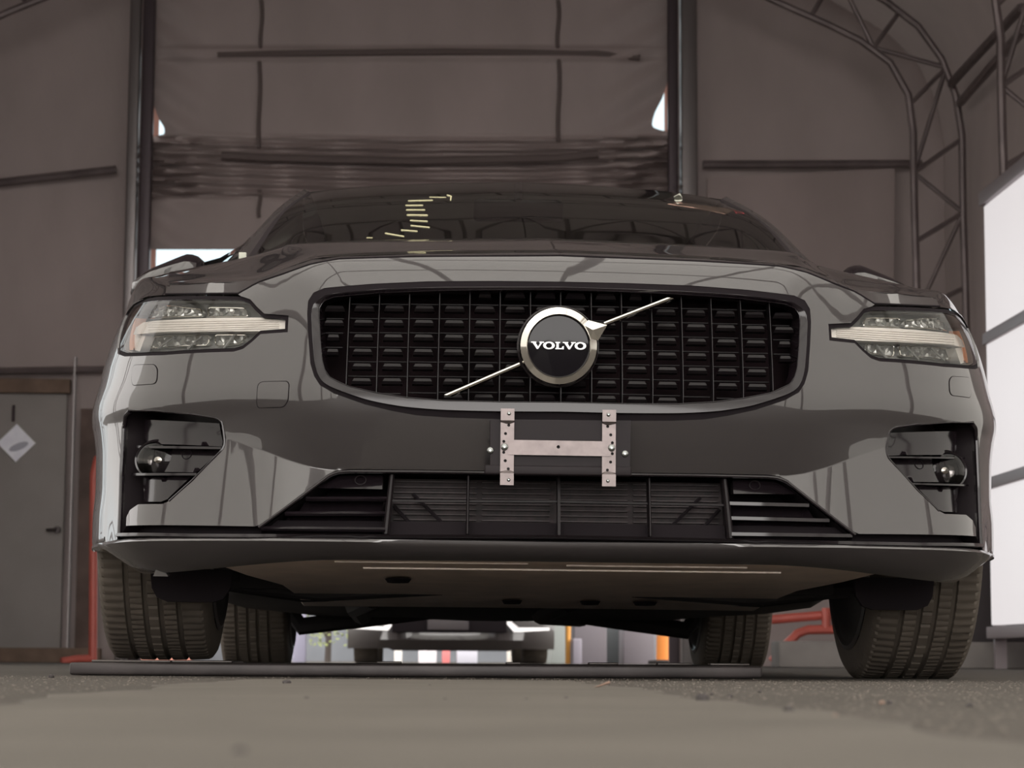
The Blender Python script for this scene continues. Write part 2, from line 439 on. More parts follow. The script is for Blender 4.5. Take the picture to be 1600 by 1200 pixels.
# square washer covers under the lamps, and the tow eye cover
def ring_outline(poly, w):
    c = (sum(p[0] for p in poly) / len(poly), sum(p[1] for p in poly) / len(poly)); r = []
    for p in poly:
        d = hypot(p[0] - c[0], p[1] - c[1]); r.append((c[0] + (p[0] - c[0]) * (d - w) / d, c[1] + (p[1] - c[1]) * (d - w) / d))
    return r
WASH = roundpoly(L([(207, 570), (242, 569), (247, 576), (246, 600), (208, 603), (205.5, 595)]), .02)
TOW = roundpoly(L([(403, 596), (449, 595), (452.5, 600), (451, 626), (444, 637), (403, 638), (400.5, 630)]), .012)
for nm, pl, sd in (('washer_cover', WASH, 'l'), ('washer_cover', WASH, 'r'), ('tow_eye_cover', TOW, 'l')):
    c = skin(nm, PAINT, ring_outline(pl, .0016), off=-.0012, thick=.004, step=.010, sides=sd, parent=bumper)
    skin('seam', BLACK_MATT, pl, [ring_outline(pl, .0018)], off=-.0005, thick=.002, step=.02, sides=sd, parent=c)

# ---- grille
GRP = skin('grille_surround', BLACK_MATT, hg_out + hg_fr[::-1], off=.001, thick=.05, step=.010, parent=CAR)
def uzs(pl, n): return [(p.x, p.y) for p in resample([(q[0], q[1], 0) for q in pl], n, True)]
fo = uzs(hg_fr, 160); fi = uzs(hg_in, 160); rows = []
fo += [(-u, z) for u, z in fo[::-1][1:-1]]; fi += [(-u, z) for u, z in fi[::-1][1:-1]]
for (u0, z0), (u1, z1) in zip(fo, fi):
    d = hypot(u1 - u0, z1 - z0); k = lerp(.22, .60, sstep(.58, .70, z0)) * d
    rows.append([SK(u0, z0, .045), SK(u0, z0, -.006), SK(lerp(u0, u1, .5), lerp(z0, z1, .5), -.006 + k * .45), SK(u1, z1, -.006 + k), SK(u1, z1, .045)])
rows.append(rows[0])
FR = MB().grid(rows).build('grille_frame', BLACK_GLOSS, GRP, sharp=40)
tr_ = MB()
for pl, r, of in ((hg_in, .0008, -.003), (hg_fr, .0009, -.005)):
    d = [p for p in dens(pl, .02) if True]
    k = [i for i, p in enumerate(d) if abs(p[0]) < 1e-6]
    path = [SK(u, z, of) for u, z in pl] 
    path = resample(path, 120); tr_.tube(path, r, 6); tr_.tube([Vector((-p.x, p.y, p.z)) for p in path], r, 6)
tr_.build('trim_bead', BLACK_GLOSS, GRP)
full_in = hg_in + [(-u, z) for u, z in hg_in[::-1]]
GOFF = .026
mesh = MB(); bars = MB()
pitch = .0548
def gz(u, of=GOFF): return lambda z: SK(u, z, of)
for k in range(-8, 9):
    u = k * pitch + 1e-5
    zz = [.45 + i * .002 for i in range(150)]; zz = [z for z in zz if inside((u, z), full_in)]
    if len(zz) > 4:
        path = [SK(u, z, GOFF) for z in zz[::3]]
        mesh.sweep(path, [(-.0020, -.010), (.0020, -.010), (.0006, .016), (-.0006, .016)], up=Vector((0, -1, 0)))
    for j in range(9):
        for (du, kind) in ((pitch / 2, 'nub'), (pitch / 2, 'bar')):
            z = .4985 + j * .0268 + (.0 if kind == 'nub' else .0134) - .010 * ((u + du) / .45) ** 2 * (1 if j < 1 else 0)
            uc = u + du
            hw = .0185 if kind == 'nub' else .026
            hw0 = hw
            okL = all(inside((uc + s * hw, z + t), full_in) for s in (-1, 1) for t in (-.006, .006))
            if not okL:
                hw *= .6
                if not all(inside((uc + s * hw, z + t), full_in) for s in (-1, 1) for t in (-.005, .005)): continue
            c = SK(uc, z, GOFF)
            if kind == 'nub':                    # trapezoid scoop, sloping face upwards
                a = [c + Vector((-hw * .74, -.0028, .0058)), c + Vector((hw * .74, -.0028, .0058)), c + Vector((hw, .014, -.006)), c + Vector((-hw, .014, -.006))]
                b = [c + Vector((-hw * .90, -.0052, .0006)), c + Vector((hw * .90, -.0052, .0006)), c + Vector((hw, -.001, -.0045)), c + Vector((-hw, -.001, -.0045))]
                mesh.add(a + b, [(0, 1, 5, 4), (1, 2, 6, 5), (2, 3, 7, 6), (3, 0, 4, 7), (4, 5, 6, 7)])
            else:
                bars.box(c + Vector((-hw, .030, -.0010)), c + Vector((hw, .040, .0010)))
gm_ = mesh.build('grille_mesh', mat('grille_black', (.009, .007, .008), rough=.34, spec=.30), GRP, sharp=20)
bars.build('rear_slats', mat('slat_black', (.012, .009, .010), rough=.5, spec=.2), gm_, smooth=False)
back = MB(); rows = []
for i in range(41):
    u = -.50 + i * .025
    rows.append([SK(u, .46, .085), SK(u, .74, .085)])
back.grid(rows); back.build('radiator_shutter', mat('shutter_black', (.010, .006, .007), rough=.8, spec=.05, var=.6, vscale=9), GRP)

# ---- badge
EMB = MB()
BZ = b_at(872.5, 541, -.028)
bc = Vector((BZ.x, -.030, BZ.z))
def fr_em(dy0, dy1): return lambda x, y, d: Vector((bc.x + x, bc.y + lerp(dy0, dy1, d), bc.z + y))
RO, RI = .0700, .0545
BT = radians(5.0)
def btilt(v): return Vector((v.x, bc.y + (v.y - bc.y) * cos(BT) + (v.z - bc.z) * sin(-BT), bc.z + (v.z - bc.z) * cos(BT) + (v.y - bc.y) * sin(BT)))
em_M = Matrix.Translation(bc) @ Matrix.Rotation(BT, 4, 'X') @ Matrix.Rotation(-pi / 2, 4, 'Z')     # lathe axis x -> -y
ring = MB().lathe([(RI, -.012), (RI, .009), (RI + .0014, .0122), (RO - .0024, .0096), (RO - .0005, .006), (RO, .002), (RO, -.014)], 96, em_M)
# arrow head growing out of the ring to the upper right
ang = radians(33)
def pol(r, a): return (r * cos(a), r * sin(a))
tip = pol(.0845, radians(32)); b1 = pol(RO - .003, radians(50)); b2 = pol(RO - .003, radians(11)); b3 = pol(RI + .002, radians(35))
def em3(p, dy): return btilt(Vector((bc.x + p[0], bc.y + dy, bc.z + p[1])))
mid = (.060, .029)
ar = MB(); q = [(.052, .0460), (.045, .0370), (.055, .0140), (.0695, .0105), (.0850, .0378)]
ar.add([em3(p, -.0115) for p in q] + [em3((p[0] * 1.03, p[1] * 1.03), .008) for p in q] + [em3(mid, -.0150)], [(0, 1, 10), (1, 2, 10), (2, 3, 10), (3, 4, 10), (4, 0, 10)] + [(i, (i + 1) % 5, 5 + (i + 1) % 5, 5 + i) for i in range(5)])
badge = ring.build('badge', CHROME, CAR, sharp=25)
ar.build('badge_arrow', CHROME, badge, sharp=5)
MB().lathe([(RI + .001, .004), (RI * .8, .0052), (RI * .4, .006), (.0001, .0062)], 64, em_M).build('badge_disc', DISC, badge)
MB().lathe([(RI + .0002, .011), (RI + .0016, .0135), (RI + .003, .011)], 96, em_M).build('badge_rim', CHROME_DARK, badge)
base = MB().lathe([(RO + .003, -.03), (RO + .003, -.016), (RO - .002, -.013), (RI, -.013), (.001, -.013)], 64, em_M); base.build('badge_base', BLACK_GLOSS, badge)
# lettering, wide slab-serif capitals
def ell(cx, cy, rx, ry, n=40): return [(cx + rx * cos(2 * pi * i / n), cy + ry * sin(2 * pi * i / n)) for i in range(n)]
LH = .0128
def letterV(x, w):
    s = .0032; t = .0019
    return [(x - .0012, LH), (x + w * .40, LH), (x + w * .40, LH - t), (x + w * .335, LH - t), (x + w * .555, LH * .30), (x + w * .74, LH - t), (x + w * .66, LH - t), (x + w * .66, LH), (x + w + .0012, LH), (x + w + .0012, LH - t), (x + w * .90, LH - t), (x + w * .56, 0), (x + w * .44, 0), (x + w * .08, LH - t), (x - .0012, LH - t)]
def letterL(x, w):
    t = .0019
    return [(x, 0), (x, t), (x + w * .13, t), (x + w * .13, LH - t), (x, LH - t), (x, LH), (x + w * .55, LH), (x + w * .55, LH - t), (x + w * .40, LH - t), (x + w * .40, t), (x + w * .74, t), (x + w * .86, LH * .42), (x + w, LH * .42), (x + w, 0)]
let = MB(); x0 = -.0478; Y0 = -LH / 2 + .0006
fr_l = lambda x, y, d: btilt(Vector((bc.x + x, bc.y - .0086 + d * .004, bc.z + y + Y0)))
let.prism(letterV(x0, .0205), [], fr_l)
let.prism(ell(x0 + .0305, LH / 2, .0102, LH / 2 + .0003), [ell(x0 + .0305, LH / 2, .0054, LH / 2 - .0020)], fr_l)
let.prism(letterL(x0 + .0418, .0150), [], fr_l)
let.prism(letterV(x0 + .0562, .0205), [], fr_l)
let.prism(ell(x0 + .0862, LH / 2, .0102, LH / 2 + .0003), [ell(x0 + .0862, LH / 2, .0054, LH / 2 - .0020)], fr_l)
let.build('badge_lettering', LETTER, badge, smooth=False)
def diag(a, b, w):
    A = b_at(*a, .000); B = b_at(*b, .000); d = (B - A).normalized(); s = Vector((-d.z, 0, d.x))
    return A, B, d, s
for a, b in (((698, 618), (812, 569)), ((944, 506), (1047, 466))):
    A = b_at(*a, -.006); B = b_at(*b, -.006); d = (B - A).normalized(); s_ = Vector((d.z, 0, -d.x)); h = .0052
    sec = [(-h, .006), (-h * .5, -.004), (0, -.0062), (h * .6, -.0045), (h, .006)]
    # ends cut level
    k = .012
    r0 = [A + s_ * q[0] + Vector((0, q[1], 0)) + d * (q[0] / h * (.008 if a[0] < 800 else 0)) for q in sec]; r1 = [B + s_ * q[0] + Vector((0, q[1], 0)) + d * (q[0] / h * (-.0 if a[0] < 800 else .009)) for q in sec]
    bar = MB().grid([r0, r1]); n0 = len(bar.v) - 10
    bar.f.append((n0, n0 + 1, n0 + 2, n0 + 3, n0 + 4)); bar.f.append((n0 + 9, n0 + 8, n0 + 7, n0 + 6, n0 + 5))
    bar.build('badge_diagonal_bar', CHROME, badge, sharp=8)

# ---- headlights
def inset_poly(poly, d):
    n = len(poly); out = []; A = sum(poly[i - 1][0] * poly[i][1] - poly[i][0] * poly[i - 1][1] for i in range(n)); sg = 1 if A > 0 else -1
    for i in range(n):
        p = Vector(poly[i]); a = (p - Vector(poly[i - 1])).normalized(); b = (Vector(poly[(i + 1) % n]) - p).normalized()
        na = Vector((-a.y, a.x)) * sg; nb = Vector((-b.y, b.x)) * sg; m = (na + nb)
        if m.length < 1e-6: out.append(tuple(p)); continue
        m.normalize(); k = d / max(.4, m.dot(na)); out.append(tuple(p + m * k))
    return out
lens_o = [(lambda q: (q[0] + 0, q[1]))(p) for p in head]
lens_i = inset_poly(head, .0072)
lens_j = inset_poly(head, .0084)
for sd, sg in (('l', -1), ('r', 1)):
    hl = skin('headlight', BLACK_MATT, head, [lens_i], off=.004, thick=.05, step=.014, sides=sd, parent=CAR)
    skin('lens', LENS, lens_i, off=.003, thick=0, step=.011, sides=sd, parent=hl)
    # bowl behind the lens
    skin('housing', LAMP_GREY, lens_j, off=.055, thick=-.045, step=.014, sides=sd, parent=hl)
    guide = L([(449, 497.5), (400, 496.5), (330, 497), (270, 500), (225, 504), (214, 512), (210, 523), (222, 522), (300, 519), (380, 518), (412, 517.5), (449, 514)], .018)
    g = skin('light_guide', DRL, guide, off=.016, thick=.03, step=.008, sides=sd, parent=hl)
    rib = MB()
    for k in range(5):
        t = .12 + k * .19
        pts = [(lerp(224, 0, 0) + 0, 0)]
        a = [uz(x, lerp(lerp(501, 497.5, (x - 225) / 224), lerp(521.5, 514, (x - 225) / 224), t), .015) for x in range(232, 447, 12)]
        rib.tube([SK(sg * -u, z, .0148) for u, z in a], .0011, 6)
    rib.build('guide_ridge', DRL, g)
    amb = L([(209, 498), (213, 497), (209, 512), (207, 530), (208, 547), (200, 547), (201, 524), (204, 508)], .02)
    skin('side_reflector', AMBER, amb, off=.020, thick=.02, step=.012, sides=sd, parent=hl)
    sil = L([(206, 505), (212, 504), (210, 523), (226, 525), (217, 549), (209, 547)], .022)
    skin('side_reflector_cup', DRL, sil, off=.024, thick=.02, step=.012, sides=sd, parent=hl)
    # upper and lower reflector cups
    for nm, box in (('upper_reflector', [(238, 478), (278, 479), (318, 484), (318, 495), (240, 498)]), ('upper_reflector', [(328, 481), (385, 482), (390, 495), (328, 495.5)]),
                    ('lower_reflector', [(235, 528), (330, 524.5), (328, 540), (240, 545)]), ('lower_reflector', [(338, 524), (388, 524), (380, 537), (340, 542)])):
        pl = roundpoly(L(box, .045), .008)
        c = skin(nm, LAMP_SILVER, pl, off=.047, thick=.03, step=.006, sides=sd, parent=hl, f=lambda u, z, o, pl=pl: SK(u, z, o + .006 * sin(abs(u) * 260) * sin(z * 300 + abs(u) * 60)), flat=True)
        rim = MB(); pp = [SK(sg * u, z, .040) for u, z in dens(pl, .02)]
        rim.tube(pp, .0012, 6, closed=True); rim.build('reflector_rim', CHROME, c)
    # diagonal facets seen in the lower lamp
    for a, b in (((250, 545), (275, 526)), ((296, 545), (318, 525)), ((350, 546), (368, 524))):
        A = [uz(lerp(a[0], b[0], t), lerp(a[1], b[1], t), .04) for t in (0, .5, 1)]
        MB().tube([SK(sg * -u, z, .036) for u, z in A], .0022, 6).build('reflector_divider', LAMP_GREY, hl)

# ---- fog lamp pockets
for sd, sg in (('l', -1), ('r', 1)):
    pk = skin('fog_lamp_pocket', BLACK_SATIN, pock + lowe[1:4] + bez[:-1], off=.085, thick=-.083, step=.016, sides=sd, parent=CAR)
    up = L([(228, 656), (345, 662), (350, 690), (349, 698), (236, 694), (229, 684)], .035)
    skin('blade_upper', BLACK_GLOSS, up, off=.030, thick=.03, step=.012, sides=sd, parent=pk, f=lambda u, z, o: SK(u, z, o + .10 * (z - .46) if z > .44 else o), flat=True)
    lo = L([(224, 747), (300, 744), (262, 780), (252, 784), (226, 784)], .035)
    skin('blade_lower', BLACK_GLOSS, lo, off=.034, thick=.03, step=.012, sides=sd, parent=pk, flat=True)
    md = L([(215, 703), (347, 702), (306, 738), (212, 738)], .04)
    skin('lamp_panel', BLACK_GLOSS, md, off=.042, thick=.02, step=.012, sides=sd, parent=pk, flat=True)
    led = MB()
    for a, b, d in (((212, 698), (345, 700), .018), ((206, 741), (306, 741), .016)):
        A = [uz(lerp(a[0], b[0], t / 8), lerp(a[1], b[1], t / 8), d) for t in range(9)]
        led.sweep([SK(sg * -u, z, d + .018) for u, z in A], [(-.018, -.0015), (.018, -.0022), (.018, .0022), (-.018, .0015)] )
    led.build('ledge', BLACK_GLOSS, pk, sharp=30)
    fu, fz = uz(248, 719, .04); c = SK(sg * -fu, fz, .040)
    Mx = Matrix.Translation(c) @ Matrix.Rotation(-pi / 2 + sg * .25, 4, 'Z') @ Matrix.Diagonal((1.0, 1.22, 1.02, 1.0))
    fog = MB().lathe([(.0385, -.02), (.0385, .002), (.0365, .006), (.034, .005)], 48, Mx).build('fog_lamp', BLACK_GLOSS, pk)
    MB().lathe([(.034, .004), (.028, -.006), (.018, -.016), (.006, -.020), (.0001, -.020)], 40, Mx).build('fog_reflector', mat('fog_bowl', (.20, .19, .19), rough=.12, metal=1) if 'fog_bowl' not in MATS else MATS['fog_bowl'], fog)
    MB().lathe([(.0345, .004), (.030, .010), (.018, .0145), (.0001, .016)], 40, Mx).build('fog_lens', LENS, fog)
    MB().lathe([(.0001, .006), (.006, .004), (.007, -.016)], 20, Mx).build('fog_bulb_shield', CHROME_DARK, fog)
    MB().tube(resample([SK(sg * u, z, .0006) for u, z in pock[:10]], 50), .0022, 7).build('pocket_bead', BLACK_GLOSS, pk)
    su, sz = uz(291, 710, .04); ss = [SK(sg * (-su + .0115 * cos(t * pi / 12)), sz + .0085 * sin(t * pi / 12), .0415) for t in range(24)]
    MB().tube(ss, .0008, 5, closed=True).build('sensor', BLACK_MATT, pk)

# frame strip running round the pocket and along the bottom of the whole bumper
BOT = L([(183.5, 836), (300, 837), (400, 837.5), (550, 838), (700, 838.5), (872, 839)], zero=(-1,))
strip = L([(201.5, 643), (195, 650), (192, 668), (188.5, 740), (185, 838)])
ch = MB()
bt = resample([(p[0], p[1], 0) for p in BOT], 60)
half = [(p.x, p.y) for p in bt]
rows = []
for u, z in half + [(-q[0], q[1]) for q in half[::-1][1:]]:
    k = sstep(.42, .56, abs(u)); p, n = plan(u); q0 = SK(u, z, .004)
    rows.append([q0 + n * d + Vector((0, 0, h)) for d, h in ((.030, -.0045), (lerp(.002, -.004, k), -.0045), (lerp(-.0035, -.008, k), -.002), (lerp(-.0070, -.006, k), .0035), (.030, .0045))])
ch.grid(rows, True)
for sg in (-1, 1):
    st = resample([(p[0], p[1], 0) for p in strip], 50)
    pp = [SK(sg * p.x, p.y, .002) for p in st]
    ch.tube(pp, .0045, 8)
lower_trim = ch.build('lower_trim', BLACK_GLOSS, CAR, sharp=40)
# dark back of the channel between panel and strip
cz0, cz1 = BOT[2][1] - .012, BOT[2][1] + .03
bk = MB(); rows = []
for i in range(81):
    u = lerp(-.99, .99, i / 80) * (strip[-1][0])
    rows.append([SK(u, cz0, .034), SK(u, cz1, .034)])
bk.grid(rows); bk.build('channel_back', BLACK_MATT, lower_trim)

# ---- lower intake
def fin(pts, off, hh, dd, nm, m, par, both=True):
    b = MB()
    A = [uz(x, y, off) for x, y in pts]
    for sg in ((-1, 1) if both else (1,)):
        b.sweep([SK(sg * -u, z, off) for u, z in A], [(-dd, -hh), (dd, -hh * .6), (dd, hh * .6), (-dd, hh)] if sg < 0 else [(-dd, -hh * .6), (dd, -hh), (dd, hh), (-dd, hh * .6)])
    return b.build(nm, m, par, sharp=30)
IN = L([(404, 827), (522, 738), (545, 736.5), (700, 737.5), (872, 739), (872, 836), (700, 836), (404, 832)], zero=(4, 5))
intake = skin('lower_intake', BLACK_MATT, IN, off=.120, thick=-.105, step=.02, parent=CAR)
ed = L([(404, 824), (470, 776), (514, 743), (527, 738), (545, 736.5), (650, 737), (760, 738.5), (872, 740)], zero=(-1,))
for sg in (-1, 1):
    pp = resample([SK(sg * u, z, .001) for u, z in ed], 60); MB().tube(pp, .0032, 8).build('intake_bead', BLACK_GLOSS, intake)
for ya, yb, x0_, x1_, off in ((780, 780, 478, 604, .018), (803, 803, 446, 602, .016), (826, 828, 410, 600, .014)):
    A = [uz(lerp(x0_, x1_, t / 6), lerp(ya, yb, t / 6), off) for t in range(7)]
    for sg in (-1, 1):
        MB().sweep([SK(sg * -u, z, off + .012) for u, z in A], [(-.022, -.003), (.020, -.004), (.024, 0), (.020, .004), (-.022, .003)]).build('intake_fin', BLACK_GLOSS, intake, sharp=30)
for nm, px, zc, k_ in (('sensor_panel', [(497, 763), (531, 743.5), (598, 742), (598, 765)], .36, .3), ('inner_panel', [(470, 800), (478, 785), (600, 785), (598, 800)], .34, .25), ('inner_panel', [(440, 824), (452, 808), (598, 808), (598, 824)], .31, .25)):
    pl = L(px, .03 if nm == 'sensor_panel' else .05)
    for sd in 'lr':
        skin(nm, BLACK_GLOSS, pl, off=.028 if nm == 'sensor_panel' else .05, thick=.02, step=.012, sides=sd, parent=intake, flat=True, f=lambda u, z, o, zc=zc, k_=k_: SK(u, z, o - k_ * (zc - z)))
for sg in (-1, 1):
    su, sz = uz(563, 750, .02); ss = [SK(sg * (-su + .010 * cos(t * pi / 12)), sz + .008 * sin(t * pi / 12), .0215) for t in range(24)]
    MB().tube(ss, .0010, 5, closed=True).build('parking_sensor', BLACK_SATIN, intake)
DIV = MB()
for sg in (-1, 1):
    for (xa, ya, xb, yb, w0, w1) in ((612, 741, 602, 834, .0045, .0058), (731.5, 743, 730, 834, .0024, .0024)):
        A = uz(xa, ya, .01); B = uz(xb, yb, .01); p = [SK(sg * -A[0], A[1], .018), SK(sg * -B[0], B[1], .018)]
        c = [(p[0] + Vector((s_ * w0, y, 0))) for s_, y in ((-1, .03), (-1, -.004), (-.4, -.008), (.4, -.008), (1, -.004), (1, .03))]; d = [(p[1] + Vector((s_ * w1, y, 0))) for s_, y in ((-1, .03), (-1, -.004), (-.4, -.008), (.4, -.008), (1, -.004), (1, .03))]
        DIV.grid([c, d])
p = [SK(0, uz(872, 744, .01)[1], .018), SK(0, uz(872, 836, .01)[1], .018)]
DIV.grid([[q + Vector((s_ * .0024, y, 0)) for s_, y in ((-1, .03), (-1, -.008), (1, -.008), (1, .03))] for q in p])
hb = [uz(x, 783 + (x - 612) * .004, .02) for x in (610, 700, 800, 872)]
hp = [SK(-u if i < 3 else 0, z, .024) for i, (u, z) in enumerate(hb)]; hp = hp + [Vector((-q.x, q.y, q.z)) for q in hp[::-1][1:]]
DIV.sweep(hp, [(-.010, -.0018), (.010, -.0018), (.010, .0018), (-.010, .0018)])
DIV.build('intake_divider', mat('divider_black', (.012, .009, .010), rough=.4, spec=.18), intake, sharp=25)
for sg in (-1, 1):
    for a, b in (((615, 790), (650, 828)), ((645, 772), (700, 826))):
        A = [uz(*a, .06), uz(*b, .06)]; MB().tube([SK(sg * -u, z, .060) for u, z in A], .0035, 6).build('intake_strut', BLACK_MATT, intake)
rad = MB()
r0 = uz(620, 748, .08)[1]; r1 = uz(620, 832, .08)[1]
rad.box((-.305, .116, min(r0, r1)), (.305, .122, max(r0, r1)))
radi = rad.build('radiator', RADIATOR, intake)
rl = MB()
for k in range(10):
    z = lerp(r0, r1, (k + .5) / 10)
    for a, b in ((-.295, -.145), (-.135, -.012), (.005, .13), (.14, .295)):
        rl.box((a, .108, z - .0009), (b, .114, z + .0009))
rl.build('radiator_tube', RAD_LINE, radi, smooth=False)

# ---- front lip below the strip
lip = MB(); rows = []
NL = 90
for i in range(NL + 1):
    u = lerp(-UE - .0, UE + .0, i / NL); a = abs(u); e = sstep(.70, .98, a)
    zt = lerp(BOT[5][1], BOT[0][1], min(1, a / .9)) - .0085
    zb = lerp(.209, .186, sstep(.38, .80, a)); zb = lerp(zb, zt - .012, sstep(.88, 1.04, a))
    rows.append([SK(u, zt, .030), SK(u, zt + .0015, .006), SK(u, zt - .001, -.002), SK(u, zt - .006, -.004), Vector(SK(u, .25, -.002 + (zt - zb) * .10)).xy.to_3d() + Vector((0, 0, lerp(zt, zb, .35))), Vector(SK(u, .25, .012 + (zt - zb) * .35)).xy.to_3d() + Vector((0, 0, lerp(zt, zb, .75))), Vector(SK(u, .25, .030 + (zt - zb) * .55)).xy.to_3d() + Vector((0, 0, zb)), Vector(SK(u, .25, .10)).xy.to_3d() + Vector((0, 0, zb + .004))])
lip.grid(rows); lipo = lip.build('front_lip', PAINT, CAR, sharp=50)
# deflector flaps before the wheels, tow strap bracket, belly tray
for sg in (-1, 1):
    d = MB(); cx = sg * .705
    pts = [(-.07, .205), (.090, .205), (.087, .168), (.074, .148), (.054, .141), (-.035, .141), (-.056, .150), (-.066, .168)]
    d.prism([(cx + (x if sg < 0 else -x) , z) for x, z in pts], [], lambda x, z, dd: Vector((x, .50 + dd * .02, z)))
    d.build('wheel_deflector', BLACK_MATT, CAR)
hk = b_at(251, 892, .185)
MB().add([hk + Vector(q) * .62 for q in ((-.022, 0, -.016), (.022, 0, -.016), (.004, -.004, .018), (-.008, -.004, .018), (-.022, .05, -.010), (.022, .05, -.010), (.004, .05, .02), (-.008, .05, .02))], [(0, 1, 2, 3), (1, 5, 6, 2), (0, 3, 7, 4), (3, 2, 6, 7), (4, 7, 6, 5), (0, 4, 5, 1)]).build('jack_bracket', mat('bracket_grey', (.07, .063, .058), rough=.5), CAR)
tray = MB(); rows = []
for i, y in enumerate((.10, .14, .22, .40, .60, .85, 1.10, 1.16)):
    z = [.222, .214, .205, .193, .181, .165, .150, .158][i]; hw = [.62, .64, .64, .60, .54, .52, .52, .52][i]
    rows.append([Vector((x * hw, y + .05 * x * x, z + (.018 if abs(x) > .99 else 0))) for x in (-1, -.97, -.6, -.2, .2, .6, .97, 1)])
tray.grid(rows); trayo = tray.build('belly_tray', TRAYM, CAR)
for px, py, r in ((622, 916, .026), (800, 938, .022), (922, 936, .022), (1008, 938, .026)):  # dark discs stand in for the shaded drain holes of the tray
    y = .9 if py > 925 else .45
    c = b_at(px, py, y); zt = spl([(.10, .222), (.22, .205), (.4, .193), (.6, .181), (.85, .165), (1.1, .150)], y)
    c = Vector((c.x, y, zt - .004)); n = 24
    V = [c + Vector((r * cos(2 * pi * k / n), r * 2.2 * sin(2 * pi * k / n), .003)) for k in range(n)] + [c + Vector((r * .8 * cos(2 * pi * k / n), r * 1.7 * sin(2 * pi * k / n), -.004)) for k in range(n)]
    MB().add(V, [(k, (k + 1) % n, n + (k + 1) % n, n + k) for k in range(n)] + [tuple(range(n, 2 * n))]).build('drain_hole_disc', BLACK_MATT, trayo)
for z, y, x0_, x1_ in ((.2095, .115, -.40, -.05), (.2075, .125, .02, .35), (.2010, .18, -.35, .42)):
    MB().box((x0_, y - .003, z - .003), (x1_, y + .003, z + .0)).build('tray_flange', TRAYM, trayo, smooth=False)
fl = MB(); rows = []
for y, z, hw in ((1.10, .190, .56), (1.3, .172, .70), (1.8, .168, .78), (2.6, .168, .78), (3.2, .170, .70), (3.6, .165, .60), (4.0, .168, .60), (4.4, .185, .60), (4.66, .23, .60)):
    rows.append([Vector((x * hw, y, z + (.03 if abs(x) > .99 else (.0 if abs(x) < .5 else .006)))) for x in (-1, -.95, -.5, -.15, .15, .5, .95, 1)])
fl.grid(rows); flo = fl.build('floor_pan', UNDER, CAR)
ex = MB(); ex.tube([(.10, 1.3, .175), (.10, 2.2, .17), (.12, 3.0, .172), (.30, 3.9, .18)], .03, 10); ex.tube([(-.35, 1.2, .175), (-.4, 1.6, .165), (-.42, 3.0, .165)], .03, 8)
ex.build('exhaust_pipe', UNDER, flo)
for sg in (-1, 1):
    arm = MB().tube([(sg * .20, .80, .19), (sg * .45, .84, .175), (sg * .70, .87, .20)], .022, 8)
    arm.build('suspension_arm', UNDER, CAR); arm = MB().tube([(sg * .25, 1.05, .185), (sg * .50, 1.00, .175), (sg * .70, .90, .20)], .02, 8)
    arm.build('suspension_arm', UNDER, CAR); arm = MB().tube([(sg * .20, 3.70, .19), (sg * .45, 3.72, .165), (sg * .64, 3.74, .14), (sg * .70, 3.74, .22)], [.022, .03, .03, .03], 8)
    arm.build('suspension_arm', UNDER, CAR)
ax = MB()
for y in (.87, 3.742):
    MB().box((-.62, y - .1, .178), (.62, y + .1, .42)).build('axle_beam', UNDER, CAR, smooth=False)
ax.box((-.55, .35, .23), (.55, 1.2, .6)); ax.build('subframe', UNDER, CAR, smooth=False)

# ---- wheels
def tyre_mesh():
    prof_ = []                                   # (offset across, radius, groove flag)
    n = 408; b = MB()
    xs = [-.1175, -.1165, -.112, -.104, -.098, -.060, -.0575, -.0505, -.048, -.022, -.0195, -.0125, -.010, .010, .0125, .0195, .022, .048, .0505, .0575, .060, .098, .104, .112, .1165, .1175]
    rs = [.270, .295, .318, .329, .332, .334, .327, .327, .334, .3345, .3275, .3275, .3345, .3345, .3275, .3275, .3345, .334, .327, .327, .334, .332, .329, .318, .295, .270]
    rows = []
    for k in range(n):
        a = 2 * pi * k / n; row = []
        for i, (x, r) in enumerate(zip(xs, rs)):
            rr = r
            if r > .3285:
                j = k + int(round(x * 120)) * (1 if x > 0 else -1)
                per = 4 if abs(x) > .055 else 6
                if j % per == 0: rr -= .0038
            row.append(Vector((x * .955, rr * cos(a), rr * sin(a))))
        rows.append(row)
    rows.append(rows[0]); b.grid(rows); return b
def rim_mesh():
    b = MB()
    b.lathe([(.262, -.112), (.258, -.112), (.245, -.104), (.238, -.09), (.232, -.04), (.232, .07), (.242, .098), (.262, .112), (.268, .114), (.270, .110)], 72)
    b.lathe([(.272, -.114), (.262, -.118), (.256, -.112)], 72)
    for k in range(5):
        for s_ in (-.13, .13):
            a = 2 * pi * k / 5 + s_; d = Vector((0, cos(a), sin(a))); t = Vector((0, -sin(a), cos(a)))
            P0 = Vector((.085, 0, 0)) + d * .05; P1 = Vector((.100, 0, 0)) + d * .243
            V = []
            for P, w_ in ((P0, .016), (P1, .013)):
                V += [P + t * w_, P - t * w_, P - t * w_ - Vector((.03, 0, 0)), P + t * w_ - Vector((.03, 0, 0))]
            b.add(V, [(0, 1, 5, 4), (1, 2, 6, 5), (2, 3, 7, 6), (3, 0, 4, 7)])
    b.lathe([(.001, .095), (.03, .094), (.07, .088), (.075, .05)], 32)
    return b
ty = None
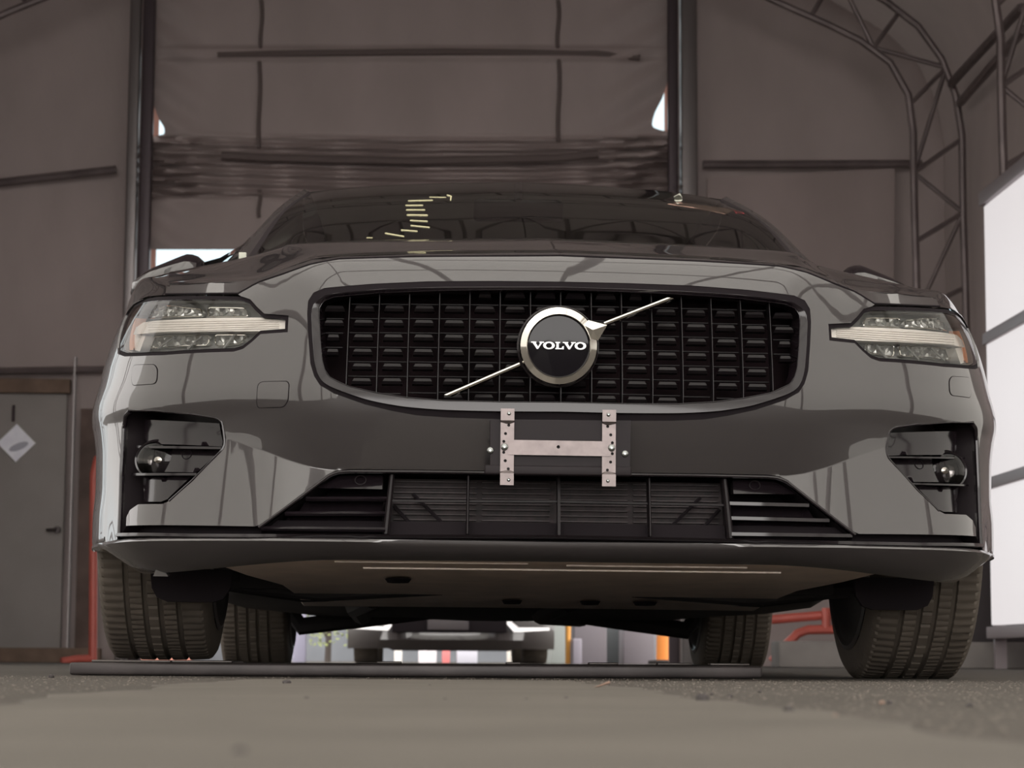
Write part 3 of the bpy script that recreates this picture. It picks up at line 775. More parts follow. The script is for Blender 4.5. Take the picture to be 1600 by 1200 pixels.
for sx, y, zc in ((-1, .87, .3620), (1, .87, .3345), (-1, 3.742, .3315), (1, 3.742, .3365)):
    wl = thing('wheel', None, None, (sx * .782, y, zc)); wl.parent = CAR; wl.rotation_euler = (0, 0, 0 if sx > 0 else pi)
    if ty is None:
        ty = tyre_mesh().build('tyre', RUBBER, wl, sharp=28); rm = rim_mesh().build('rim', RIM, wl, sharp=40)
        dk = MB().lathe([(.001, -.02), (.165, -.02), (.165, .0), (.001, .0)], 40).build('brake_disc', RIM, wl)
        src = (ty, rm, dk)
    else:
        for o in src:
            c = o.copy(); COL.objects.link(c); c.parent = wl
for sx in (-1, 1):
    for y in (.87, 3.742):
        well = MB(); rows = []
        for k in range(25):
            a = pi * k / 24
            rows.append([Vector((sx * x, y + .372 * cos(a), .34 + .372 * sin(a))) for x in (.60, .868)])
        well.grid(rows)
        well.add([Vector((sx * .60, y + .372 * cos(pi * k / 24), .34 + .372 * sin(pi * k / 24))) for k in range(25)], [tuple(range(25))])
        well.build('wheel_well', BLACK_MATT, CAR, fix=False)
# ------------------------------------------------------------------ bonnet, wings, roof
def mirror(c): return [Vector((-p.x, p.y, p.z)) for p in c]
def loft(curves, n=40, m=4, smooth=True):       # curves of the left half (x < 0), each centre/inner -> outer
    C = [resample(c, n, smooth) for c in curves]; rows = []
    for j in range(n):
        col = resample([c[j] for c in C], (len(C) - 1) * m + 1, True) if len(C) > 2 else resample([c[j] for c in C], m + 1)
        rows.append(col)
    return rows
def sk3(pts, off=0.0, zero=()):
    return [SK(-q[0], q[1], off) for q in L(pts, 0.0, zero)]
cen = lambda l: [Vector((0 if i == 0 else p.x, p.y, p.z)) for i, p in enumerate(l)]
def tr(l): return cen([b_at(px, py, y) for px, py, y in l])
A0 = sk3([(874, 399.7), (800, 400.1), (650, 401.2), (530, 404.6), (485, 413), (440, 429), (402, 441.6), (373, 458.8), (258, 459.8)], .001, zero=(0,))
_ay = sorted((q[0], SK(*uz(q[0], q[1]), .001).y) for q in [(874, 399.7), (800, 400.1), (650, 401.2), (530, 404.6), (485, 413), (440, 429), (402, 441.6), (373, 458.8), (258, 459.8)])
B0 = tr([(px, py, spl(_ay, px) + d) for px, py, d in [(874, 394.6, .020), (800, 395, .020), (650, 396.6, .021), (530, 400.8, .023), (487, 405.5, .027), (440, 422, .030), (396, 438.5, .032), (330, 441.5, .036), (261, 446, .044)]])
C1 = tr([(874, 389, .215), (800, 389.4, .218), (650, 391, .23), (530, 396, .25), (486, 401, .28), (440, 416, .33), (395, 432, .38), (330, 436, .44), (263, 441, .52)])
C2 = tr([(872, 380.5, .38), (800, 380.8, .38), (650, 382.5, .39), (530, 387.5, .41), (478, 391.8, .44), (440, 402.5, .52), (395, 417.5, .60), (330, 424, .64), (264, 432, .68)])
C3 = tr([(866, 372.6, .60), (800, 372.9, .60), (650, 374.5, .61), (520, 378, .64), (456, 381.5, .70), (436, 388, .80), (395, 400, .92), (340, 411.5, .95), (265, 425, .95)])
C3b = tr([(862, 373, .90), (800, 373.2, .90), (650, 375, .91), (520, 378.5, .94), (454, 382.5, 1.0), (435, 389, 1.06), (395, 401.5, 1.12), (340, 412.5, 1.14), (265, 426, 1.15)])
C4 = tr([(856, 380, 1.14), (800, 380.3, 1.15), (650, 382, 1.17), (520, 386, 1.20), (452, 389.5, 1.24), (434, 396, 1.26), (395, 408, 1.30), (340, 417, 1.32), (265, 429, 1.36)])
hood = MB()
rows = loft([A0, B0], 60, 4, False); r2 = loft([B0, C1, C2, C3, C3b, C4], 90, 6, True)
for R in (rows, r2):
    hood.grid(R); hood.grid([mirror(r) for r in R])
hoodo = hood.build('bonnet', PAINT, CAR, sharp=14)
# strip of gutter under the bonnet edge
gut = MB()
for R in (1, -1):
    path = [Vector((R * p.x, p.y, p.z + .0006)) for p in resample(A0, 50)]
    gut.tube(path, .0019, 6)
gut.build('bonnet_gap', BLACK_MATT, hoodo)
# wings: from the bonnet side over the shoulder down to the sill, wheel arches cut out
def sec(y, tops, n=26):
    low = [(.908, .69), (.912, .60), (.910, .45), (.902, .32), (.885, .235)]
    return tops
SEC = [  # y, inner top -> outer shoulder (x, z)
    (.62, [(.795, .815), (.818, .800), (.838, .775), (.851, .737), (.858, .690)]),
    (.95, [(.800, .868), (.836, .852), (.864, .822), (.884, .780), (.896, .715)]),
    (1.36, [(.800, .935), (.836, .915), (.862, .882), (.881, .830), (.895, .740)]),
]
def s3(y, l): return [Vector((-x, y, z)) for x, z in l]
F0 = sk3([(258, 460.5), (240, 461.5), (222, 464.5), (209, 473), (201, 484)], .004)
F0 = [F0[0] + Vector((.016, .004, -.003))] + F0 + [SK(-UE + .012, .722, .003), SK(-UE, .712, .003)]
# narrow piece of wing between the lamp and the wheel arch
skin('wing_edge', PAINT, head[9:16] + [(UE - .012, .724), (UE, .714), (UE, head[9][1] + .003)], thick=.01, step=.01, sides='l', parent=CAR)
skin('wing_edge', PAINT, head[9:16] + [(UE - .012, .724), (UE, .714), (UE, head[9][1] + .003)], thick=.01, step=.01, sides='r', parent=CAR)
edge = [C for C in (A0[-1], B0[-1], C1[-1], C2[-1], C3[-1], C3b[-1], C4[-1])]
def hood_side(y):
    e = sorted(edge, key=lambda p: p.y)
    for a, b in zip(e, e[1:]):
        if a.y <= y <= b.y: return a.lerp(b, (y - a.y) / (b.y - a.y))
    return e[-1] if y > e[-1].y else e[0]
cur = [F0]
for y, l in SEC:
    h = hood_side(y); c = s3(y, l); c[0] = Vector((h.x + .016, y, h.z - .004)); c.insert(1, Vector((h.x - .003, y, h.z - .0015))); cur.append(c)
Rw = loft(cur, 24, 8, True)
for sg in (-1, 1):
    R = Rw if sg < 0 else [mirror(r) for r in Rw]
    MB().grid(R).build('wing_top', PAINT, CAR, sharp=40)
# body side below the shoulder
SILL = .225
def side_x(y, z):
    k = spl([(.22, .888), (.34, .905), (.48, .914), (.60, .916), (.70, .900), (.80, .886), (.88, .870), (.985, .846)], z)
    t = spl([(.5, .988), (.66, .992), (1.0, 1.0), (1.6, 1.004), (3.2, 1.004), (4.0, .99), (4.4, .955), (4.72, .90)], y)
    return k * t - .042 * max(0, (z - .55) / .15) ** 1.4 * (1 - sstep(.66, .98, y)) * (1 if z < .76 else 0)
def arc(cy, r, a0, a1, n): return [(cy + r * cos(lerp(a0, a1, i / n)), .335 + r * sin(lerp(a0, a1, i / n))) for i in range(n + 1)]
aS = -.30
def belt(y): return spl([(.62, .69), (.95, .715), (1.36, .74), (1.40, .98), (1.5, .985), (2.5, .99), (3.6, 1.01), (4.3, 1.02), (4.72, 1.02)], y)
outl = [(.665, .69), (.95, .715), (1.36, .74), (1.362, .94), (1.5, .975), (2.5, .99), (3.6, 1.01), (4.3, 1.02), (4.70, 1.02), (4.70, .30)]
outl += [(4.2, SILL)] + arc(3.742, .372, aS, pi - aS, 26) + [(3.2, SILL), (1.4, SILL)] + arc(.87, .372, aS, 2.02 , 22)
V, T = cdt_fill(outl, [], [p for p in ((.6 + i * .06, .2 + j * .05) for i in range(70) for j in range(17)) if inside(p, outl) and dist_poly(p, outl) > .02])
for sg in (-1, 1):
    sb = MB(); sb.add([Vector((sg * side_x(y, z), y, z)) for y, z in V], T); sb.build('body_side', PAINT, CAR, sharp=30)

# greenhouse
W1 = tr([(802, 284, 2.07), (720, 285, 2.08), (640, 287.5, 2.10), (560, 292, 2.13), (520, 296, 2.16), (486, 301.5, 2.20)])
W0 = tr([(850, 381, 1.10), (720, 382, 1.12), (600, 384, 1.17), (500, 388, 1.25), (430, 394, 1.33), (396, 404, 1.40)])
wm = [a.lerp(b, .5) + Vector((0, -.035, .02)) for a, b in zip(resample(W0, 24, True), resample(W1, 24, True))]
Rg = loft([W0, wm, W1], 24, 8, True)
ws = MB(); ws.grid(Rg); ws.grid([mirror(r) for r in Rg]); wind = ws.build('windscreen', GLASS, CAR, sharp=60)
# roof rail / pillar: outer line of the pillar
P1 = b_at(470, 301, 2.24); P0 = b_at(354, 409, 1.52); Pm = b_at(416, 345, 1.86)
gl = [r for r in Rg[-1]]; out = resample([P0, Pm, P1], len(gl), True)
for sg in (-1, 1):
    pil = MB(); pg = MB()
    g = [Vector((sg * -p.x, p.y, p.z)) for p in gl]; o = [Vector((sg * -p.x, p.y, p.z)) for p in out]
    mid_ = [a.lerp(b, .45) + Vector((sg * .006, -.012, .008)) for a, b in zip(g, o)]
    inn = [b + Vector((-sg * .01, .08, -.03)) for b in o]
    gg = [a.lerp(b, .22) + Vector((0, -.004, .003)) for a, b in zip(g, o)]
    pil.grid([gg, mid_, o, inn]); pg.grid([g, gg])
    po_ = pil.build('windscreen_pillar', PAINT, CAR, sharp=50)
    pg.build('windscreen_seal', BLACK_SATIN, po_, sharp=50)
def rs_(y, zc, xe, ze): return [Vector((0, y, zc)), Vector((-xe * .4, y, zc - .006)), Vector((-xe * .75, y, lerp(zc, ze, .45))), Vector((-xe, y, ze))]
roofc = [W1[:5] + [P1 + Vector((.012, 0, 0))], rs_(2.55, 1.355, .60, 1.285), rs_(3.0, 1.375, .61, 1.30), rs_(3.6, 1.355, .60, 1.285), rs_(4.2, 1.30, .57, 1.235), rs_(4.45, 1.25, .54, 1.19)]
Rr = loft(roofc, 20, 6, True)
rf = MB(); rf.grid(Rr); rf.grid([mirror(r) for r in Rr]); rf.build('roof', PAINT, CAR, sharp=40)
# side glass + tailgate
for sg in (-1, 1):
    rows = []
    for y in [1.62 + i * .14 for i in range(20)]:
        if y > 4.25: break
        j = min(range(len(Rr[-1])), key=lambda k: abs(Rr[-1][k].y - max(y, 2.24)))
        if y < 2.24:
            t = (y - 1.52) / (2.24 - 1.52); top = Vector((P0.lerp(P1, t).x, y, P0.lerp(P1, t).z))
        else: top = Rr[-1][j]
        bx = side_x(y, .985)
        rows.append([Vector((sg * -top.x, y, top.z - .004)), Vector((sg * bx, y, belt(y)))])
    MB().grid(rows).build('side_window', GLASS, CAR)
tg = MB(); e = Rr
tail = [[Vector((r[-1].x * s, r[-1].y, r[-1].z)) for r in Rr[::-1]] + [] for s in (1,)][0]
allr = [Vector((p.x, p.y, p.z)) for p in tail] + [Vector((-p.x, p.y, p.z)) for p in tail[::-1][1:]]
lowr = [Vector((lerp(-.78, .78, i / (len(allr) - 1)), 4.72, 1.0)) for i in range(len(allr))]
bot = [Vector((lerp(-.82, .82, i / (len(allr) - 1)), 4.74, .62)) for i in range(len(allr))]
bo2 = [Vector((lerp(-.80, .80, i / (len(allr) - 1)), 4.70, .27)) for i in range(len(allr))]
MB().grid([allr, lowr]).build('rear_window', GLASS, CAR)
MB().grid([lowr, bot, bo2]).build('tailgate', PAINT, CAR)
# cowl behind the bonnet
cw = MB(); c4 = resample(C4, 30); w0 = resample(W0, 30, True)
cw.grid([[p + Vector((0, .0, -.006)) for p in c4], [q + Vector((0, .02, -.03)) for q in w0]]); cw.grid([mirror([p + Vector((0, 0, -.006)) for p in c4]), mirror([q + Vector((0, .02, -.03)) for q in w0])])
cw.build('cowl', BLACK_SATIN, CAR)
# door mirrors, folded back along the doors
def mirror_shell(sg):
    rows = []; n = 28
    for i in range(15):
        t = i / 14; x = lerp(-.955, -.775, t)
        h = .075 * (1 - (2 * t - 1) ** 4) ** .5 * lerp(.45, 1.0, min(1, t * 1.4)) + .002
        zc = lerp(.905, .950, t); y = lerp(1.50, 1.60, t)
        rows.append([Vector((-sg * x, y + .10 * (1 - (2 * t - 1) ** 4) ** .5 * sin(2 * pi * k / n), zc + h * cos(2 * pi * k / n))) for k in range(n)])
    return MB().grid(rows, True)
for sg in (-1, 1):
    mo = mirror_shell(sg)
    m = mo.build('door_mirror', BLACK_GLOSS, CAR, sharp=60)
    cap = MB(); rows = []
    for i in range(12):
        t = .06 + .80 * i / 11; x = lerp(-.955, -.775, t); h = (.075 * (1 - (2 * t - 1) ** 4) ** .5 * lerp(.45, 1.0, min(1, t * 1.4)) + .004); zc = lerp(.905, .950, t); y = lerp(1.50, 1.60, t)
        rows.append([Vector((-sg * x, y - (.10 * (1 - (2 * t - 1) ** 4) ** .5 + .003) * cos(lerp(-1.5, .62, j / 10)), zc + h * sin(lerp(-1.5, .62, j / 10)))) for j in range(11)])
    cap.grid(rows).build('mirror_cap', PAINT, m, sharp=60)
    MB().tube([(sg * .85, 1.62, .90), (sg * .90, 1.58, .90)], .018, 10).build('mirror_foot', BLACK_SATIN, m)
# wiper nozzle glint on the left pillar foot, put in as a white block
sq = b_at(381, 401, 1.42)
MB().rbox(sq + Vector((-.012, -.004, -.008)), sq + Vector((.006, .004, .010)), .002).build('nozzle_glint', STICK_W, CAR)

# interior
it = MB(); it.rbox((-.72, 1.30, .72), (.72, 1.85, .93), .05); dash = it.build('dashboard', INTERIOR, CAR)
MB().box((-.78, 1.4, .22), (.78, 4.5, .30)).build('cabin_floor', INTERIOR, CAR)
MB().grid([[Vector((p.x, p.y + .004, p.z - .003)) for p in resample(W1[::-1] + mirror(W1)[1:], 21, True)]] + [[Vector((lerp(-.55, .55, i / 20), y, z - .03)) for i in range(21)] for y, z in ((2.6, 1.325), (3.2, 1.34), (4.2, 1.26))]).build('headliner', HEADLINER, CAR)
def seat(x, y):
    b = MB().rbox((x - .24, y, .50), (x + .24, y + .50, .66), .05).rbox((x - .23, y + .42, .62), (x + .23, y + .58, 1.10), .06)
    o = b.build('seat', INTERIOR, CAR); MB().rbox((x - .12, y + .50, 1.11), (x + .12, y + .60, 1.26), .04).build('headrest', INTERIOR, o); return o
for x in (-.37, .37): seat(x, 2.15); seat(x, 3.05)
MB().rbox((-.23, 3.47, .62), (.23, 3.63, 1.05), .05).build('seat', INTERIOR, CAR)
rm_ = MB().rbox((-.12, 2.02, 1.195), (.12, 2.05, 1.255), .012); rmo = rm_.build('rear_view_mirror', BLACK_SATIN, CAR)
MB().tube([(0, 2.03, 1.25), (0, 2.06, 1.30)], .012, 8).build('mirror_stem', BLACK_SATIN, rmo)
stw = MB(); Ms = Matrix.Translation((.37, 1.93, .93)) @ Matrix.Rotation(radians(-25), 4, 'X')
stw.tube([Ms @ Vector((.185 * cos(2 * pi * k / 40), 0, .185 * sin(2 * pi * k / 40))) for k in range(40)], .015, 8, closed=True)
stw.rbox((-.09, -.02, -.06), (.09, .02, .06), .015, Ms).box((-.18, -.008, -.015), (.18, .008, .015), Ms); stw.build('steering_wheel', INTERIOR, CAR)

# marks on the windscreen
_tr = []
for R in (Rg, [mirror(r) for r in Rg]):
    n = len(R[0])
    P = [p for r in R for p in r]
    _tr.append((P, [(i * n + j, i * n + j + 1, (i + 1) * n + j + 1, (i + 1) * n + j) for i in range(len(R) - 1) for j in range(n - 1)]))
wP = _tr[0][0] + _tr[1][0]; wF = _tr[0][1] + [tuple(i + len(_tr[0][0]) for i in f) for f in _tr[1][1]]
wB = BVHTree.FromPolygons(wP, wF)
def on_glass(px, py, lift=.003):
    p, v = ray(px, py); o = to_body(p); d = to_body(v).normalized(); h = wB.ray_cast(o, d)
    q = h[0] if h[0] is not None else wB.find_nearest(o + d * 6)[0]
    return q - d * lift + Vector((0, 0, .0))
for a, b, w in (((638, 314), (676, 313), .003), ((634, 321), (661, 321), .003), ((635, 328), (664, 328), .003), ((636, 336), (668, 336.5), .0036), ((641, 344.5), (668, 346), .003), ((642, 352.5), (671, 355.5), .003), ((627, 359.5), (652, 361.5), .003), ((602, 364.5), (631, 369.5), .003), ((573, 371.5), (582, 371.5), .002), ((671, 308), (697, 308.5), .002), ((699, 305), (705, 307), .004), ((705, 307), (704, 313), .003)):
    MB().tube([on_glass(lerp(a[0], b[0], t / 4), lerp(a[1], b[1], t / 4)) for t in range(5)], w * .55, 6).build('paint_pen_mark', CHALK, wind)
def sticker(name, m, px):
    b = MB(); P = [on_glass(x, y) for x, y in px]; b.add(P + [p + Vector((0, .002, -.001)) for p in P], [tuple(range(len(P)))] + [(i, (i + 1) % len(P), len(P) + (i + 1) % len(P), len(P) + i) for i in range(len(P))]); return b.build(name, m, wind, smooth=False)
sticker('pink_sticker', mat('sticker_print', (.40, .25, .20), rough=.6, var=.5, vscale=120), [(1045, 299.5), (1090, 303.5), (1130, 309.5), (1137, 316), (1150, 327), (1062, 316)])
sticker('white_sticker', STICK_W, [(1053, 307), (1062, 302), (1066, 308), (1066, 313), (1059, 319), (1054, 313)])
sticker('red_sticker', STICK_R, [(1147, 329), (1160, 330.5), (1163, 334), (1150, 333)])

# ------------------------------------------------------------------ number-plate bracket on the bumper
PB = MB(); by = -.034
def bp(px, py, dy=0): return b_at(px, py, by + dy)
hp_ = [bp(766, 656), bp(986, 657), bp(984, 742), bp(766, 740)]
brk = MB(); brk.add(hp_ + [p + Vector((0, .025, 0)) for p in hp_], [(0, 1, 2, 3), (0, 4, 5, 1), (1, 5, 6, 2), (2, 6, 7, 3), (3, 7, 4, 0)])
brk.rbox(bp(757, 741, -.004), bp(985, 731, .02), .003)
plate = brk.build('plate_bracket', mat('holder_black', (.016, .012, .014), rough=.5, spec=.2), CAR, sharp=30)
def strap(x0, x1, y0, y1, holes, bend=True):
    a = bp(x0, y1); b = bp(x1, y0); w = b.x - a.x; h = b.z - a.z
    hl = [ell(a.x + w * u_, a.z + h * (1 - v_), .0027, .0027, 14) for u_, v_ in holes]
    poly = [(a.x, a.z), (b.x, a.z), (b.x, b.z), (a.x, b.z)]
    z0 = a.z + h * .155; z1 = b.z - h * .155
    poly = [(a.x, a.z), (b.x, a.z), (b.x, z0), (b.x, z0 + .003), (b.x, z1 - .003), (b.x, z1), (b.x, b.z), (a.x, b.z), (a.x, z1), (a.x, z1 - .003), (a.x, z0 + .003), (a.x, z0)]
    def fr(x, z, d):
        y = by - .006 - (.005 if z < z0 + .0015 or z > z1 - .0015 else 0)
        return Vector((x, y + d * .0018, z))
    m = MB(); m.prism(poly, hl, fr); return m.build('plate_strap', ZINC, plate, sharp=20)
strap(781, 803.5, 639.5, 758.5, [(.6, .215), (.37, .325), (.25, .428), (.25, .57), (.37, .68), (.6, .785)])
strap(940, 962, 641.5, 760.5, [(.40, .215), (.63, .325), (.75, .428), (.75, .57), (.63, .68), (.40, .785)])
a = bp(794, 711); b = bp(954, 690)
m = MB(); m.prism([(a.x, a.z), (b.x, a.z - .0005), (b.x, b.z - .0005), (a.x, b.z)], [ell((bp(872, 699)).x, bp(872, 699).z, .0030, .0030, 16)], lambda x, z, d: Vector((x, by - .0082 + d * .0016, z)))
m.build('plate_crossbar', ZINC, plate, sharp=20)
def bolt(px, py, r, y, m_=SCREW):
    c = bp(px, py); M = Matrix.Translation((c.x, y, c.z)) @ Matrix.Rotation(-pi / 2, 4, 'Z')
    o = MB().lathe([(r, 0), (r, .0012), (r * .85, .003), (r * .5, .0042), (r * .34, .0044), (r * .30, .0030), (.0001, .0030)], 24, M).build('bolt', m_, plate, sharp=25); return o
for px, py, r, y in ((766, 704, .0062, by), (788, 699, .0062, by - .0085), (955, 700.5, .0062, by - .0085), (976.5, 709, .0062, by), (795, 647, .0035, by - .011), (950, 649, .0035, by - .011), (794.5, 750.5, .0032, by - .011), (949, 752, .0032, by - .011)): bolt(px, py, r, y)
# ------------------------------------------------------------------ the ground
def ground_mat():
    m = bpy.data.materials.new('asphalt'); m.use_nodes = True; n = m.node_tree; b = n.nodes['Principled BSDF']
    tc = n.nodes.new('ShaderNodeTexCoord')
    z1 = n.nodes.new('ShaderNodeTexNoise'); z1.inputs['Scale'].default_value = 160; z1.inputs['Detail'].default_value = 4
    z2 = n.nodes.new('ShaderNodeTexNoise'); z2.inputs['Scale'].default_value = 1.3; z2.inputs['Detail'].default_value = 6
    vo = n.nodes.new('ShaderNodeTexVoronoi'); vo.inputs['Scale'].default_value = 130
    r = n.nodes.new('ShaderNodeValToRGB'); e = r.color_ramp.elements; e[0].position = .34; e[0].color = (.070, .061, .053, 1); e[1].position = .66; e[1].color = (.155, .135, .118, 1)
    x = e.new(.5); x.color = (.102, .090, .078, 1)
    mx = n.nodes.new('ShaderNodeMix'); mx.data_type = 'RGBA'; mx.blend_type = 'MULTIPLY'; mx.inputs[0].default_value = .5
    bu = n.nodes.new('ShaderNodeBump'); bu.inputs['Strength'].default_value = .9; bu.inputs['Distance'].default_value = .004
    for q in (z1, z2, vo): n.links.new(tc.outputs['Object'], q.inputs['Vector'])
    n.links.new(z1.outputs['Fac'], r.inputs[0]); n.links.new(r.outputs[0], mx.inputs[6]); n.links.new(z2.outputs['Fac'], mx.inputs[7])
    n.links.new(mx.outputs[2], b.inputs['Base Color']); n.links.new(vo.outputs['Distance'], bu.inputs['Height']); n.links.new(bu.outputs[0], b.inputs['Normal'])
    b.inputs['Roughness'].default_value = .85; b.inputs['Specular IOR Level'].default_value = .25
    return m
gm = MB(); N = 40
gm.grid([[Vector((-40 + 80 * i / N, -30 + 100 * j / N, 0)) for i in range(N + 1)] for j in range(N + 1)])
floor = tag(gm.build('floor', ground_mat(), smooth=False), kind='structure')
# coarse crushed stone lying in the asphalt near the viewer
grain = MB(); rnd = random.Random(3)
def rock(mb, c, r, rnd, sub=1):
    bm = bmesh.new(); bmesh.ops.create_icosphere(bm, subdivisions=sub, radius=1)
    sx, sy, sz = r * rnd.uniform(.8, 1.3), r * rnd.uniform(.8, 1.3), r * rnd.uniform(.55, .9); a = rnd.random() * 6
    bm.verts.index_update(); P = []
    for v in bm.verts:
        k = rnd.uniform(.8, 1.15); x, y, z = v.co * k
        P.append(Vector((c[0] + sx * (x * cos(a) - y * sin(a)), c[1] + sy * (x * sin(a) + y * cos(a)), c[2] + sz * z)))
    mb.add(P, [[v.index for v in f.verts] for f in bm.faces]); bm.free()
for i in range(7000):
    y = rnd.uniform(-3.3, 1.2); d = y + 4.18
    x0 = -.241 - .20 * d - .05; x1 = -.241 + .26 * d + .05
    x = rnd.uniform(x0, x1)
    if y > .45: continue
    if -.60 - .02 * sin(y * 9) < x < .02 + .02 * sin(y * 7) and y < -.2: continue
    rock(grain, (x, y, 0.0), rnd.uniform(.0008, .0021), rnd)
tag(grain.build('crushed_stone', mat('crushed_stone', (.12, .104, .09), rough=.9, var=.55, vscale=70), smooth=False, fix=False), 'fine crushed stone grains set in the rough asphalt beside the smooth strip', 'gravel', kind='stuff')
# smooth concrete strip the viewer looks along
st = MB(); rows = []
for i in range(90):
    y = lerp(-9, -.24, i / 89); n1 = .018 * sin(y * 7) + .010 * sin(y * 23 + 1); n2 = .014 * sin(y * 5 + 2) + .010 * sin(y * 19)
    e = sstep(-.6, -.24, y)
    a = -.555 + n1 + .06 * e; b = .018 + n2 - .02 * e
    rows.append([Vector((a, y, -.004)), Vector((a + .006, y, .0015)), Vector((lerp(a, b, .3), y, .002)), Vector((lerp(a, b, .7), y, .002)), Vector((b - .006, y, .0015)), Vector((b, y, -.004))])
st.grid(rows)
tag(st.build('concrete_strip', mat('smooth_concrete', (.108, .097, .083), rough=.75, spec=.3, var=.14, vscale=5, bump=.12, bscale=40)), kind='structure', label='smooth worn concrete strip let into the asphalt', cat='paving')
bpy.data.objects['concrete_strip'].name = 'trim_1'
# stones lying about
PST = mat('dark_pebble', (.04, .034, .034), rough=.8, var=.4, vscale=80)
PTN = mat('tan_pebble', (.20, .135, .105), rough=.85, var=.3, vscale=80)
stones = [  # px, py, half width in px, where
    (448, 1064, 7, 'd', 'dark angular stone at the near edge of the ramp plate shadow, left of centre'),
    (480, 1088, 5.5, 'd', 'round dark stone on the concrete strip, nearest below the ramp plate left half'),
    (696, 1090, 4.5, 'd', 'dark stone alone on the smooth strip below the middle of the ramp plate'),
    (375, 1167, 15, 'd', 'large blurred dark stone on the concrete strip closest to the viewer'),
    (822, 1090, 4, 'd', 'small dark stone on the strip below the badge, left of a pair'),
    (884, 1088, 4, 'd', 'small dark stone on the strip below the badge, right of a pair'),
    (1097, 1088, 11, 'd', 'wide dark stone at the right edge of the concrete strip'),
    (1140, 1085, 4, 'd', 'small dark stone just right of the wide dark stone'),
    (1378, 1094, 6, 't', 'pinkish tan stone on the asphalt before the right front tyre'),
    (1390, 1094, 5, 'd', 'dark stone touching the pinkish tan stone before the right front tyre'),
    (1232, 1105, 9, 'd', 'dark low stone on the broken right edge of the strip'),
    (1305, 1114, 6, 't', 'light tan stone in the asphalt below the right front tyre'),
    (1515, 1098, 5, 'd', 'small dark stone on the asphalt at the far right'),
    (357, 1090, 4, 'd', 'faint grey stone on the strip, middle of three left of the round dark stone'),
    (333, 1091, 3.5, 'd', 'faint grey stone on the strip, leftmost of three left of the round dark stone'),
    (456, 1088, 3, 'd', 'tiny dark stone just left of the round dark stone'),
    (368, 1074, 2.4, 'd', 'tiny dark stone on the strip below the left front tyre edge'),
    (398, 1081, 2.4, 'd', 'tiny dark stone lower right of the one below the left front tyre edge'),
    (535, 1075, 2.2, 'd', 'tiny stone on the strip right of the dark angular stone'),
    (585, 1075, 2.2, 'd', 'tiny stone on the strip further right of the dark angular stone'),
    (671, 1069, 3, 'd', 'tiny dark stone on the strip below the parked car behind'),
    (1112, 1082, 3, 'd', 'tiny stone above the wide dark stone'),
    (1187, 1078, 3, 'd', 'tiny stone on the asphalt between the two right tyres'),
    (80, 1055, 5, 'd', 'dark stone on the asphalt left of the ramp plate end'),
]
for px, py, r, k, lab in stones:
    c = w_ground(px, py + r * .5, .002); R = r * (c.y + 4.18) / F; mb = MB(); rd = random.Random(px)
    rock(mb, (0, 0, 0), R, rd, 2)
    tag(mb.build('stone', PST if k == 'd' else PTN, sharp=50, fix=False, loc=(c.x, c.y, R * .45)), lab, 'stone', 'loose stones on the ground')
c = w_ground(940, 1074, .002)
lf = MB().add([c + Vector(q) * .5 for q in ((-.022, 0, 0), (-.004, -.02, .004), (.022, .0, .012), (.020, .02, .016), (-.002, .02, .006))], [(0, 1, 4), (1, 2, 3, 4)])
lf.add([Vector(p) + Vector((0, 0, -.001)) for p in lf.v], [(4, 1, 0), (4, 3, 2, 1)])
tag(lf.build('dry_leaf', mat('dry_leaf', (.24, .15, .11), rough=.8), fix=False), 'small curled tan leaf at the right edge of the concrete strip', 'leaf')

# ------------------------------------------------------------------ low ramp plate under one pair of wheels
RP = thing('ramp_plate', 'low dark steel ramp plate under the left front wheel of the grey car', 'ramp', (-.25, 1.0, 0))
rp = MB(); R0 = Vector((.25, -1.0, 0))
rp.rbox(Vector((-.935, .56, .001)) + R0, Vector((.440, 1.45, .026)) + R0, .005)
rp.build('plate', mat('worn_black_steel', (.05, .042, .042), rough=.42, metal=.3, var=.35, vscale=9), RP)
for x0, x1, y in ((-.90, -.62, .62), (-.80, -.74, .60), (.34, .42, .60), (.10, .16, .66), (.24, .31, .66), (-.07, -.04, .62), (-.33, -.28, .62)):
    MB().rbox(Vector((x0, y, .026)) + R0, Vector((x1, y + .04, .031)) + R0, .002).build('raised_cleat', mat('worn_steel_cleat', (.10, .09, .085), rough=.35, metal=.6) if 'worn_steel_cleat' not in MATS else MATS['worn_steel_cleat'], RP)
MB().rbox(Vector((-.90, .70, .024)) + R0, Vector((-.64, 1.2, .0292)) + R0, .002).build('wheel_pad', MATS['worn_steel_cleat'], RP)

# ------------------------------------------------------------------ the tent
FAB = fabric_mat('tent_fabric_grey', (.40, .335, .325), (.2, .18, .17), .06)
FABW = fabric_mat('tent_fabric_white', (.62, .60, .57), (.86, .85, .81), .66)
STEEL = mat('tent_steel', (.17, .14, .14), rough=.45, metal=.5, var=.2, vscale=5)
STEEL_L = mat('tent_steel_light', (.22, .20, .20), rough=.35, metal=.7)
TY = 13.8; WY = 14.8
CX = -.29
inner_px = [(1434, 500), (1428, 300), (1427, 190), (1418, 140), (1396, 102), (1362, 72), (1318, 50), (1268, 26), (1200, -2)]
outer_px = [(1510, 500), (1505, 340), (1503, 200), (1490, 130), (1460, 68), (1415, 20), (1370, -6)]
inner = [w_at(x, y, TY) for x, y in inner_px]; outer = [w_at(x, y, TY) for x, y in outer_px]
inner = [Vector((inner[0].x, TY, 0))] + inner + [Vector((1.2, TY, 5.86)), Vector((CX, TY, 6.15))]
outer = [Vector((outer[0].x, TY, 0))] + outer + [Vector((1.9, TY, 6.05)), Vector((.8, TY, 6.42)), Vector((CX, TY, 6.62))]
def prof_full(c): return c + [Vector((2 * CX - p.x, p.y, p.z)) for p in c[::-1][1:]]
